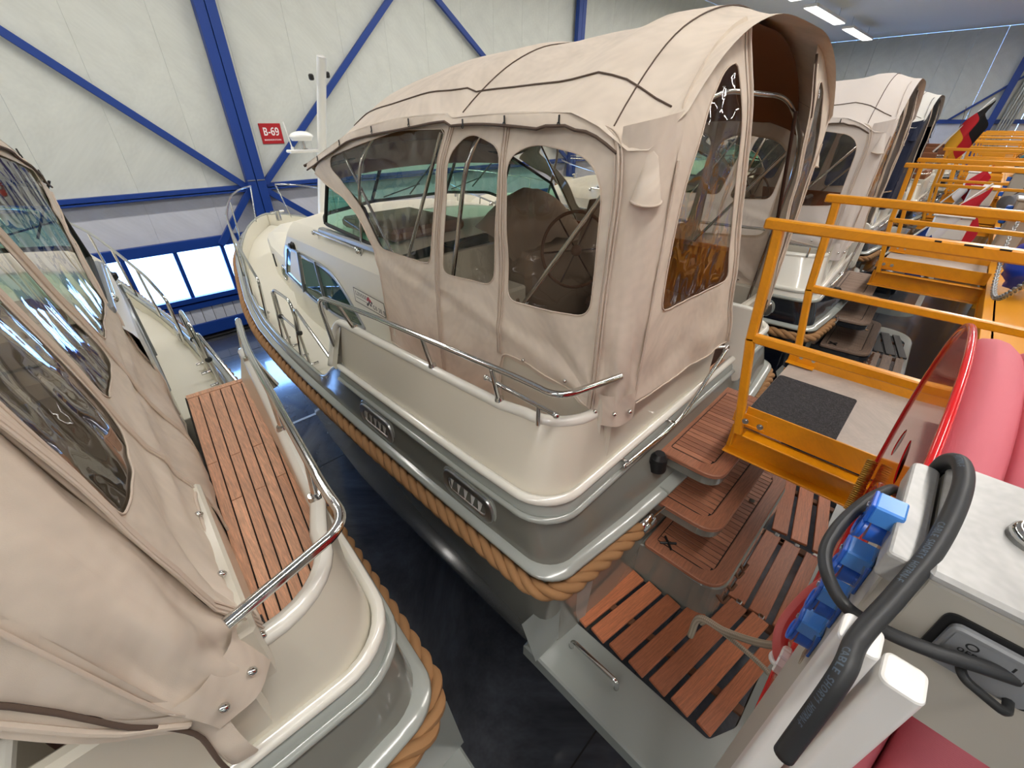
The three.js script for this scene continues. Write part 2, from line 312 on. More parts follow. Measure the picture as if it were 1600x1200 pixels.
// portal columns with their bracing, each a thing of its own
function column(x, label, braces) {
  const t = thing('steel_column', label, 'column', [x, 0, ZF + 0.12]);
  part('flange', [bx(0.165, HC, 0.14, -0.09, HC / 2, 0.05), bx(0.165, HC, 0.14, 0.09, HC / 2, 0.05)], M.blue, t);
  part('web', bx(0.02, HC, 0.1, 0, HC / 2, 0.03), M.blueDark, t);
  part('splice_plate', [bx(0.15, 0.02, 0.016, -0.09, 2.99, 0.127), bx(0.15, 0.02, 0.016, 0.09, 2.99, 0.127)], M.alu, t);
  for (const [a, b] of braces) part('brace', beam([a[0] - x, a[1], 0.0], [b[0] - x, b[1], 0.0], 0.07, 0.12), M.blue, t);
}
column(3.02, 'blue steel column with diagonal braces beside the red sign', [[[2.85, 2.86], [-1.72, 6.9]], [[3.2, 2.9], [7.2, 6.7]], [[2.88, 2.8], [2.05, 1.86]], [[3.16, 2.8], [4.4, 1.86]]]);
column(-7.5, 'blue steel column far along the window wall, out past the left boat', [[[-7.3, 2.86], [-2.4, 6.9]]]);
column(13.4, 'blue steel column on the window wall behind the dark-hulled boats', [[[13.2, 2.9], [7.6, 6.7]]]);
{ // red bay sign
  const cv = document.createElement('canvas'); cv.width = 256; cv.height = 220; const c = cv.getContext('2d');
  c.fillStyle = '#b3101c'; c.fillRect(0, 0, 256, 220); c.fillStyle = '#f6efec'; c.textAlign = 'center'; c.font = 'bold 122px sans-serif';
  c.save(); c.translate(128, 130); c.scale(0.78, 1); c.fillText('B-69', 0, 0); c.restore();
  c.font = 'bold 24px sans-serif'; c.save(); c.translate(128, 186); c.scale(0.8, 1); c.fillText('BRANDWEERUITGANG', 0, 0); c.restore();
  const t = new THREE.CanvasTexture(cv); t.colorSpace = THREE.SRGBColorSpace;
  const s = thing('bay_sign', 'red wall sign reading B-69 beside the blue column', 'sign', [3.625, 3.79, ZF + 0.004]);
  part('sign_plate', bx(0.42, 0.36, 0.012, 0, 0, 0.006, 0.002), M.signRed, s);
  part('sign_print', mv(new THREE.PlaneGeometry(0.415, 0.355), 0, 0, 0.0135), S(0xffffff, 0.5, { map: t }), s);
}
{ // cable tray down the far wall
  const t = thing('cable_tray', 'grey bundle of pipes running up the far wall', 'pipes', [X1 - 0.4, 0, 0]);
  for (let i = 0; i < 5; i++) part('pipe', rod([0, 2.6, -0.42 + i * 0.11], [0, HC, -0.02 + i * 0.11], 0.045), i % 2 ? M.alu : S(0x9a9d98, 0.5), t);
}
const ORD = ['first', 'second', 'third', 'fourth', 'fifth', 'sixth', 'seventh', 'eighth', 'ninth', 'tenth', 'eleventh', 'twelfth'];
// ceiling lights: each a housing with a glowing diffuser and an area light of its size below it
for (let i = 0; i < 9; i++) for (let j = 0; j < 3; j++) {
  const x = -18 + i * 6.2, z = -7 + j * 8.2, W = 4.6, D = 0.42;
  const t = thing('ceiling_light', `strip light under the ceiling, ${['in the row over the bows', 'in the row over the sterns', 'in the row behind the walkway'][j]}, ${ORD[i]} from the left end`, 'lamp', [x, HC - 0.5, z], 0, 'strip lights under the ceiling');
  part('housing', bx(W + 0.06, 0.1, D + 0.06, 0, 0.06, 0), M.white, t);
  for (const s of [-1, 1]) part('hanger', rod([s * W * 0.4, 0.1, 0], [s * W * 0.4, 0.5, 0], 0.01), M.alu, t);
  part('diffuser_light', bx(W, 0.02, D, 0, 0, 0), new THREE.MeshStandardMaterial({ color: 0xffffff, emissive: 0xfffaf3, emissiveIntensity: 3 }), t);
  const l = new THREE.RectAreaLight(0xfffaf3, LAMP, W, D); l.position.set(0, -0.016, 0); l.rotation.x = -Math.PI / 2; l.name = 'strip_light'; t.add(l);
}
// ---------------------------------------------------------------- the yacht (bow towards -z, transom at z = 0, keel over the floor)
const BZ = [[0, 1.6], [-1, 1.62], [-2, 1.63], [-3, 1.62], [-4, 1.57], [-4.8, 1.455], [-5.5, 1.29], [-6.4, 1.06], [-7.0, 0.83], [-7.5, 0.59], [-7.85, 0.37], [-8.03, 0.22], [-8.12, 0.1], [-8.15, 0]];
const table = (T, z) => { // smooth monotone lookup
  if (z >= T[0][0]) return T[0][1]; const n = T.length; if (z <= T[n - 1][0]) return T[n - 1][1];
  let i = 0; while (z < T[i + 1][0]) i++;
  const sl = (k) => (T[k + 1][1] - T[k][1]) / (T[k + 1][0] - T[k][0]), h = T[i + 1][0] - T[i][0], t = (z - T[i][0]) / h, s = sl(i);
  const m = (k) => { if (k <= 0 || k >= n - 1) return sl(clamp(k, 0, n - 2)); const a = sl(k - 1), b = sl(k); return a * b <= 0 ? 0 : 2 * a * b / (a + b); };
  const m0 = m(i), m1 = i + 1 >= n - 1 ? s : m(i + 1); return T[i][1] * (1 + 2 * t) * (1 - t) ** 2 + T[i + 1][1] * t * t * (3 - 2 * t) + h * (m0 * t * (1 - t) ** 2 - m1 * t * t * (1 - t));
};
let dB = 0, dI = 0; // narrower beam and steeper bulwark of the boat on the left
const beamAt = (z) => Math.max(0, table(BZ, z) - dB * sstep(z, -7.5, -5));
const GUN = [[0, 2.1], [-2.5, 2.1], [-4, 2.14], [-5.5, 2.3], [-6.4, 2.38], [-7.3, 2.47], [-8.15, 2.55]];
const gun = (z) => table(GUN, z);
const topY = (z) => { const t = sstep(-z, 2.08, 2.62); return lerp(2.4, gun(z) + 0.02, t); };
const ropeY = (z) => (z > -2.5 ? 1.985 : gun(z) - 0.115);
const ZS = [-0.5, -0.9, -1.3, -1.7, -1.95, -2.05, -2.12, -2.2, -2.28, -2.36, -2.44, -2.52, -2.62, -2.9, -3.3, -3.7, -4.1, -4.5, -4.9, -5.3, -5.7, -6.1, -6.5, -6.8, -7.1, -7.35, -7.55, -7.7, -7.85, -7.95, -8.03, -8.08, -8.12, -8.14, -8.15];
const XS = [0.23, 0.45, 0.65, 1.0];
// half outline from the middle of the transom (starboard side): {x, z} with inset d, transom at zt, corner radius r, camber cam, bow at zb
function half(o) {
  const { d = 0, zt = 0, r = 0.2, cam = 0, zb = -8.15, shape = null } = o, k = zb / -8.15, out = [], df = typeof d === 'function' ? d : () => d;
  const B0 = beamAt(0) - df(0), xs = [0, ...XS, B0 - r];
  for (const x of xs) out.push([x, zt + cam * (1 - (x / B0) ** 2)]);
  const zc = zt + cam * (1 - ((B0 - r) / B0) ** 2);
  for (let i = 1; i <= 8; i++) { const a = i / 8 * Math.PI / 2; out.push([B0 - r + Math.sin(a) * r, zc - r + Math.cos(a) * r]); }
  for (const z of ZS) { const zz = z < -2.7 ? z * lerp(1, k, sstep(-z, 2.7, 8.15)) : z; out.push([Math.max(0, beamAt(z) - df(z)), zz]); }
  return shape ? out.map(([x, z], i) => [x * shape(z, i), z]) : out;
}
// full ring port bow -> port -> transom -> starboard -> bow, y as a function of z (and x)
function ring(o, y) { const h = half(o), f = typeof y === 'function' ? y : () => y; const s = h.map(([x, z]) => V(x, f(z, x), z)); return [...s.slice().reverse().map((p) => V(-p.x, p.y, p.z)), ...s.slice(1)]; }
const cut = (rg, test) => rg.filter(test);
const NH = 6 + 8 + ZS.length;
const aftEnd = (p) => p.z > -2.051;
function sub(rg, a, b) { return rg.slice(a, b + 1); }
// index range of a ring piece: from port z=-2.05 forward limit to an x on the transom
const idxSide = NH - 1 - (14 + 5), IP = idxSide, IS = 2 * (NH - 1) - idxSide; // ring indices of z = -2.05 to port and starboard

function twistedRope(path, R, pitch, name, parent) { // three strands laid round each other
  const L = [0]; for (let i = 1; i < path.length; i++) L.push(L[i - 1] + path[i].distanceTo(path[i - 1]));
  const total = L[L.length - 1], n = Math.round(total / 0.022), pts = [], at = (s) => { let i = 1; while (i < L.length - 1 && L[i] < s) i++; return path[i - 1].clone().lerp(path[i], (s - L[i - 1]) / (L[i] - L[i - 1])); };
  for (let i = 0; i <= n; i++) pts.push(at(i / n * total));
  const strands = [];
  for (let k = 0; k < 3; k++) {
    const q = pts.map((p, i) => { const t = V().subVectors(pts[Math.min(n, i + 1)], pts[Math.max(0, i - 1)]).normalize(), b = V(0, 1, 0), u = V().crossVectors(t, b).normalize(), w = V().crossVectors(u, t), a = -i / n * total / pitch * Math.PI * 2 + k * 2.094; return p.clone().addScaledVector(u, Math.cos(a) * R * 0.5).addScaledVector(w, Math.sin(a) * R * 0.5); });
    strands.push(tube(q, R * 0.56, 8));
  }
  return part(name, strands, M.rope, parent);
}
function stadium(w, h, Cls = THREE.Shape) { return rrect(-w / 2, -h / 2, w / 2, h / 2, h * 0.48, Cls); }

const CX = 1.12, CR = 0.15, CTOP = 4.0; // canopy half width, corner radius, eave height
const eave = (z) => z > -0.35 ? CTOP - 0.14 * sstep(z, -0.35, 0) : z > -1.1 ? CTOP + 0.02 * Math.sin((z + 1.1) * 3) : z > -2.2 ? CTOP - 0.1 * ((z + 1.1) / 1.1) ** 2 + 0.02 : lerp(3.92, 3.72, (-2.2 - z) / 0.72);
const roofH = (x, z) => { // height of the cloth roof over its eave line
  const u = Math.min(1, Math.abs(x) / CX), zf = sstep(z, -3.02, -2.1), za = 1 - sstep(z, -0.35, 0.02) * 0.75;
  return (0.36 * (1 - u ** 2.6)) * za * lerp(0.45, 1, zf);
};
const fold = (x, y, z) => 0.006 * n3(x * 2.2, y * 2.2, z * 2.2) + 0.0035 * n3(x * 7, y * 3, z * 7 + 9);

function canopy(root, mats) {
  const LN = mats.lean ? (x, y, z) => -(0.05 * sstep(y, 2.7, 2.95) + 0.16 * Math.max(0, y - 2.85)) * (1 - 0.5 * sstep(-z, 0.8, 2.6)) * sstep(x, 0.2, 1.0) : () => 0; // slack cloth leaning inwards
  const made = root.children.length;
  const { cloth: MC, roof: MR } = mats;
  // side panels, drawn in (f, y) with f = -z
  const side = [[0.13, 2.79], [0.13, 3.4], [0.14, 3.9], [0.2, 3.98], [0.5, 4.02], [1.05, 4.03], [1.6, 4.0], [2.2, 3.93], [2.78, 3.72], [2.86, 3.66], [2.62, 3.58], [2.4, 3.52], [2.22, 3.4], [2.1, 3.22], [2.05, 3.0], [2.07, 2.48], [0.8, 2.48], [0.76, 2.86]];
  const wins = [
    [[[0.2, 3.25], [0.2, 3.88], [0.58, 3.925], [0.72, 3.86], [0.72, 3.2]], [0.09, 0.18, 0.08, 0.1, 0.07]],
    [[[0.83, 3.25], [0.76, 3.9], [1.0, 3.96], [1.14, 3.86], [1.28, 3.22]], [0.08, 0.08, 0.08, 0.2, 0.08]],
    [[[1.4, 3.25], [1.27, 3.72], [1.17, 3.97], [1.62, 3.96], [2.52, 3.79], [2.56, 3.72], [2.36, 3.62], [2.12, 3.45], [2.0, 3.24]], [0.06, 0.2, 0.05, 0.1, 0.05, 0.03, 0.1, 0.2, 0.06]],
  ];
  for (const s of [-1, 1]) {
    const map = (f, y, off = 0) => {
      const dx = f - 0.1, dy = y - 2.85, rr2 = Math.hypot(dx, dy), a = Math.atan2(dy, dx);
      const pucker = 0.016 * Math.sin(a * 9) * Math.exp(-rr2 * 1.9) * sstep(rr2, 0.02, 0.2);
      const low = 1 - sstep(y, 2.7, 3.25), sag = 0.012 + 0.010 * Math.sin(f * 5.2 + y * 3) * low + 0.010 * low * n2(f * 3, y * 2) + 0.007 * Math.sin((y - 0.22 * f) * 38) * Math.exp(-(((y - 2.95 - 0.1 * f) / 0.09) ** 2)) * sstep(f, 0.1, 0.5);
      const edge = sstep(y, 3.8, 4.03) * 0.03;
      return V(s * (CX + pucker + sag + fold(s * 3, y, f) - edge + off), y, -f);
    };
    const sp = rpoly(side, 0.05); wins.forEach(([p, r]) => sp.holes.push(rpoly(p, r, THREE.Path)));
    const panel = part('canopy_side', cloth(sp, 0.055, (f, y) => map(f, y)), MC, root);
    for (const [p, r] of wins) {
      const c = p.reduce((m, q) => [m[0] + q[0] / p.length, m[1] + q[1] / p.length], [0, 0]), big = p.map((q) => [c[0] + (q[0] - c[0]) * 1.04, c[1] + (q[1] - c[1]) * 1.04]);
      part('window', cloth(rpoly(big, r), 0.035, (f, y) => { const q = map(f, y, -0.004); q.x += s * 0.0024 * (n2(f * 8 + s, y * 3) + 0.5 * n2(f * 3 + y * 4, y * 7 + s)); return q; }), M.vinyl, panel);
      const e = rpoly(p, r).getSpacedPoints(90).map((q) => map(q.x, q.y, 0.002)); part('hem', tube(e, 0.0032, 5, true), M.hem, panel);
    }
    for (const pts of [[[0.79, 2.86], [0.77, 3.3], [0.74, 3.99]], [[1.35, 2.49], [1.33, 3.25], [1.22, 3.72], [1.12, 4.0]], [[0.135, 2.8], [0.135, 3.4], [0.145, 3.88], [0.2, 3.97], [0.45, 4.0]]]) {
      const c = spline(pts.map(([f, y]) => [f, y, 0]), 30).map((q) => map(q.x, q.y, 0.004));
      part('zip', [tube(c, 0.006, 6), tube(c.map((p) => V(p.x + s * 0.001, p.y, p.z - 0.016)), 0.0035, 5), tube(c.map((p) => V(p.x + s * 0.001, p.y, p.z + 0.016)), 0.0035, 5)], M.hem, panel);
    }
    const low = spline([[0.14, 2.8, 0], [0.4, 2.85, 0], [0.75, 2.865, 0], [0.785, 2.8, 0], [0.8, 2.5, 0], [0.9, 2.485, 0], [2.06, 2.485, 0]], 60).map((q) => map(q.x, q.y, 0.003));
    part('bottom_hem', tube(low, 0.005, 6), M.hem, panel);
    const fwd = spline([[2.07, 2.49, 0], [2.05, 3.0, 0], [2.1, 3.22, 0], [2.22, 3.4, 0], [2.4, 3.52, 0], [2.62, 3.58, 0], [2.84, 3.66, 0]], 40).map((q) => map(q.x, q.y, 0.002));
    part('front_hem', tube(fwd, 0.006, 6), M.hem, panel);
    part('stud', [0.3, 0.6].map((f) => { const q = map(f, 2.885, 0.006); return ball(0.011, q.x, q.y, q.z, 8, 6); }), M.steel, panel);
    // rounded corner piece between side and stern panels
    const rows = [];
    for (let i = 0; i <= 26; i++) { const row = []; for (let j = 0; j <= 22; j++) { const y = lerp(2.78, 3.985 + 0.05 * j / 22, i / 26), a = j / 22 * Math.PI / 2, ex = (j / 22 - 0.5) * 0.0; const pk = 0.016 * Math.exp(-(((y - 3.06) / 0.1) ** 2)) * Math.cos((a - 0.785) * 6) + 0.012 * Math.exp(-(((y - 2.86) / 0.09) ** 2)) * Math.sin(a * 9); const k = CR + pk + fold(a, y * 1.5, s) * 0.8; row.push(V(s * (CX - CR + Math.cos(a) * k + ex), y, -CR + Math.sin(a) * k)); } rows.push(row); }
    const corner = part('canopy_corner', sheet(rows), MC, root);
    for (const a of [0.03, Math.PI / 2 - 0.03]) part('zip', tube([...Array(16)].map((_, i) => V(s * (CX - CR + Math.cos(a) * (CR + 0.007)), lerp(2.76, 3.88, i / 15), -CR + Math.sin(a) * (CR + 0.007))), 0.005, 6), M.hem, corner);
    part('corner_flap', sheet([0, 1, 2, 3, 4].map((i) => [...Array(13)].map((_, j) => { const a = j / 12 * Math.PI / 2; const k = CR + 0.01 + 0.004 * Math.sin(a * 8 + i); return V(s * (CX - CR + Math.cos(a) * k), lerp(2.72, 2.9, i / 4) - 0.015 * Math.sin(a * 2), -CR + Math.sin(a) * k); }))), MC, corner);
    part('stud', [0.25, 0.8, 1.3].map((a) => ball(0.012, s * (CX - CR + Math.cos(a) * (CR + 0.02)), 2.79, -CR + Math.sin(a) * (CR + 0.02), 8, 6)), M.steel, corner);
    // vent cowl: a half cone, open at its foot
    const cow = []; for (let i = 0; i <= 10; i++) { const t = i / 10, y = lerp(3.9, 3.75, t), w = lerp(0.02, 0.056, t), row = []; for (let j = 0; j <= 14; j++) { const a = (j / 14 - 0.5) * Math.PI; row.push(V(Math.sin(a) * w, y + (t === 0 ? -0.004 : 0) - 0.012 * Math.cos(a) * t, Math.cos(a) * w * 0.9 * Math.min(1, 0.35 + t) + 0.004)); } cow.push(row); }
    const topCap = [...Array(15)].map(() => V(0, 3.914, 0.006));
    const g = sheet([topCap, ...cow]); g.applyMatrix4(new THREE.Matrix4().makeRotationY(s * 0.78)); g.translate(s * (CX - CR + 0.145 * Math.sin(0.78)), 0, -CR + 0.145 * Math.cos(0.78));
    const vent = part('vent_cowl', g, MC, corner), rim = cow[10].map((p) => p.clone().applyAxisAngle(V(0, 1, 0), s * 0.78).add(V(s * (CX - CR + 0.145 * Math.sin(0.78)), 0, -CR + 0.145 * Math.cos(0.78))));
    part('vent_rim', tube(rim, 0.005, 6), M.hem, corner);
  }
  // stern panels, drawn in (x, y)
  const E0 = 3.87, tops = (x) => E0 + 0.02 + 0.5 * (1 - (Math.abs(x) / CX) ** 3);
  const aft = (x, y, off = 0) => { const pl = 0.006 * (1 - sstep(y, 2.8, 3.2)) * Math.sin(x * 6 + y * 5) + 0.012 * (1 - sstep(y, 2.85, 3.15)) * n2(x * 1.8, y * 2.6 + 4); return V(x, y, pl + fold(x, y, 2) * 1.0 - sstep(y, 3.9, 4.4) * 0.05 + off); };
  const crown = (x0, x1, n = 8) => [...Array(n + 1)].map((_, i) => { const x = lerp(x0, x1, i / n); return [x, tops(x)]; });
  const panels = [
    { p: [[-0.98, 2.83], ...crown(-0.98, -0.52), [0.22, 2.74], [-0.4, 2.765]], w: [[[-0.87, 3.26], [-0.89, 3.72], [-0.82, 4.0], [-0.66, 4.17], [-0.55, 4.2], [-0.5, 4.12], [-0.1, 3.24]], [0.07, 0.3, 0.15, 0.1, 0.04, 0.1, 0.06]] },
    { p: [...crown(0.46, 0.99), [0.99, 2.66], [1.0, 2.5], [0.94, 2.52], [0.92, 3.0]], w: [[[0.58, 4.06], [0.6, 4.2], [0.74, 4.16], [0.88, 3.9], [0.93, 3.5], [0.93, 3.14], [0.88, 3.16]], [0.04, 0.05, 0.1, 0.15, 0.1, 0.04, 0.03]] },
  ];
  panels.forEach(({ p, w }, i) => {
    const sp = rpoly(p, 0.02); if (!mats.lean) sp.holes.push(rpoly(w[0], w[1], THREE.Path));
    const panel = part('canopy_stern', cloth(sp, 0.055, (x, y) => aft(x, y)), MC, root); if (mats.lean) return;
    const c = w[0].reduce((m, q) => [m[0] + q[0] / w[0].length, m[1] + q[1] / w[0].length], [0, 0]), big = w[0].map((q) => [c[0] + (q[0] - c[0]) * 1.04, c[1] + (q[1] - c[1]) * 1.04]);
    part('window', cloth(rpoly(big, w[1]), 0.035, (x, y) => { const q = aft(x, y, -0.004); q.z += 0.004 * (n2(x * 8 + 30 + i, y * 4) + 0.6 * n2(x * 4 + y * 3, y * 8)); return q; }), M.vinyl, panel);
    part('hem', tube(rpoly(w[0], w[1]).getSpacedPoints(90).map((q) => aft(q.x, q.y, 0.003)), 0.0032, 5, true), M.hem, panel);
  });
  const zip = (a, b) => part('stern_zip', [tube(spline([[...a, 0], [lerp(a[0], b[0], 0.5), lerp(a[1], b[1], 0.5), 0], [...b, 0]], 24).map((q) => aft(q.x, q.y, 0.006)), 0.008, 6), cloth(rpoly([[a[0] - 0.03, a[1]], [a[0] + 0.03, a[1]], [b[0] + 0.03, b[1]], [b[0] - 0.03, b[1]]], 0.005), 0.06, (x, y) => aft(x, y, 0.003))], MC, root);
  zip([0.24, 2.74], [-0.5, 4.32]); zip([0.95, 2.8], [0.5, 4.26]);
  part('door_edge', tube(spline([[0.93, 2.5, 0], [0.915, 3.0, 0], [0.47, 4.3, 0]], 30).map((q) => aft(q.x, q.y, 0.006)), 0.006, 6), M.seam, root);
  part('stern_hem', tube(spline([[-0.97, 2.82, 0], [-0.5, 2.775, 0], [0.0, 2.75, 0], [0.22, 2.74, 0]], 30).map((q) => aft(q.x, q.y, 0.003)), 0.005, 6), M.hem, root);
  // roof
  const rows = [], NX = 32, roofY = (x, z) => eave(z) + 0.012 + (z > -0.6 ? lerp(roofH(x, -0.6), 0.5 * (1 - (Math.min(1, Math.abs(x) / CX)) ** 3), sstep(z, -0.6, 0)) : roofH(x, z)) + 0.005 * n2(x * 2, z * 2);
  const zs = [...Array(48)].map((_, i) => lerp(-3.02, 0.012, i / 47));
  for (const z of zs) { const row = []; for (let i = 0; i <= NX; i++) { const k = z > -0.15 ? (CX - CR + Math.sqrt(Math.max(0, CR * CR - (z + CR) ** 2)) * 0.98 + 0.012) / CX : 1.01; const a = (i / NX * 2 - 1), X = Math.sign(a) * (1 - (1 - Math.abs(a)) ** 1.35) * CX * k; row.push(V(X, roofY(X, z), z)); } rows.push(row); }
  const roof = part('canopy_roof', sheet(rows), MR, root);
  for (const s of [-1, 1]) { // the valance hangs over the side panels
    const val = []; for (let i = 0; i <= 60; i++) { const z = lerp(-2.95, -0.16, i / 60), w = 0.008 * n2(z * 3, s * 2) * sstep(-z, 0.2, 0.5), b = z > -0.5 ? 0.02 * sstep(z, -0.5, -0.16) : 0.02 * Math.sin(z * 4.5) * sstep(z, -2.4, -1); const sx = CX + 0.012 - 0.014 * sstep(z, -0.5, -0.16); val.push([V(s * (sx - 0.006), eave(z) + 0.016, z), V(s * (sx + 0.006 + w * 0.5), eave(z) - 0.006, z), V(s * (sx + 0.01 + w), eave(z) - 0.034 + b * 0.8, z)]); }
    part('valance', sheet(val), MR, roof);
    part('valance_edge', tube(val.map((r) => r[2]), 0.006, 6), M.seam, roof);
    part('turn_button', [-0.42, -0.72, -1.0, -1.45, -1.85, -2.3, -2.7].map((z) => join([bx(0.006, 0.03, 0.008, s * (CX + 0.026), eave(z) - 0.01, z, 0.002), mv(new THREE.TorusGeometry(0.007, 0.002, 5, 8).rotateY(Math.PI / 2), s * (CX + 0.028), eave(z) - 0.026, z)])), M.rubber, roof);
    part('roof_seam', tube(zs.filter((z) => z > -2.4 && z < -0.02).map((z) => V(s * 0.98, roofY(s * 0.98, z) + 0.004, z)), 0.0035, 5), M.seam, roof);
  }
  for (const z of [-1.05, -0.2]) part('roof_seam', tube([...Array(40)].map((_, i) => { const x = lerp(-1.1, 1.1, i / 39); return V(x, roofY(x, z) + 0.003, z); }), 0.003, 5), M.seam, roof);
  part('front_piping', tube([...Array(40)].map((_, i) => { const x = lerp(-1.13, 1.13, i / 39); return V(x, roofY(x, -3.02), -3.02); }), 0.01, 6), M.seam, roof);
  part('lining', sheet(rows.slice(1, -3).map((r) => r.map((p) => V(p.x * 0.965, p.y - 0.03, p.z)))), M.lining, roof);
  part('front_skirt', sheet([0, 1].map((k) => [...Array(30)].map((_, i) => { const x = lerp(-1.1, 1.1, i / 29); return k ? V(x, roofY(x, -3.02), -3.01) : V(x * 0.99, 3.66 - 0.06 * (x / 1.1) ** 2, -2.9 + 0.12 * (x / 1.1) ** 2); }))), MR, roof);
  // hoops and stays
  const bendOver = () => { if (!mats.lean) return; for (const m of root.children.slice(made)) m.traverse((q) => { const p = q.geometry.attributes.position; for (let i = 0; i < p.count; i++) p.setX(i, p.getX(i) + LN(p.getX(i), p.getY(i), p.getZ(i))); q.geometry.computeVertexNormals(); }); };
  for (const z of [-1.05, -2.2, -0.12]) {
    const w = CX - 0.05, pts = bend([[-w, 2.7, z - (z > -0.5 ? 0.05 : 0.35)], [-w, eave(z) - 0.06, z], [-w * 0.5, eave(z) + 0.22, z], [w * 0.5, eave(z) + 0.22, z], [w, eave(z) - 0.06, z], [w, 2.7, z - (z > -0.5 ? 0.05 : 0.35)]], [0.25, 0.5, 0.5, 0.25], 8); part('canopy_hoop', tube(pts, 0.0125, 8), M.steel, root);
  }
  for (const s of [-1, 1]) { part('stay', rod([s * 1.05, 3.15, -1.95], [s * 1.05, 3.85, -2.5], 0.011), M.steel, root); part('stay', rod([s * 1.05, 3.1, -1.85], [s * 1.05, 3.95, -1.3], 0.011), M.steel, root); part('stay', rod([s * 1.04, 2.95, -0.85], [s * 1.04, 3.82, -0.2], 0.013), M.steel, root); part('stay', rod([s * 1.05, 2.8, -0.05], [s * 0.62, 4.05, -0.1], 0.011), M.brownDark, root); }
  bendOver();
}

function deckPlanks(parent, mats, x0, x1, z0, z1, y, n) { // fore-and-aft planks over black caulking
  const w = (x1 - x0) / n;
  for (let i = 0; i < n; i++) { const zm = lerp(z0, z1, i % 2 ? 0.36 : 0.64); for (const [a, b] of [[z0, zm], [zm, z1]]) part('plank', bx(w - 0.006, 0.012, Math.abs(b - a) - 0.004, x0 + w * (i + 0.5), y + 0.006, (a + b) / 2, 0.002), anyOf(mats), parent); }
}

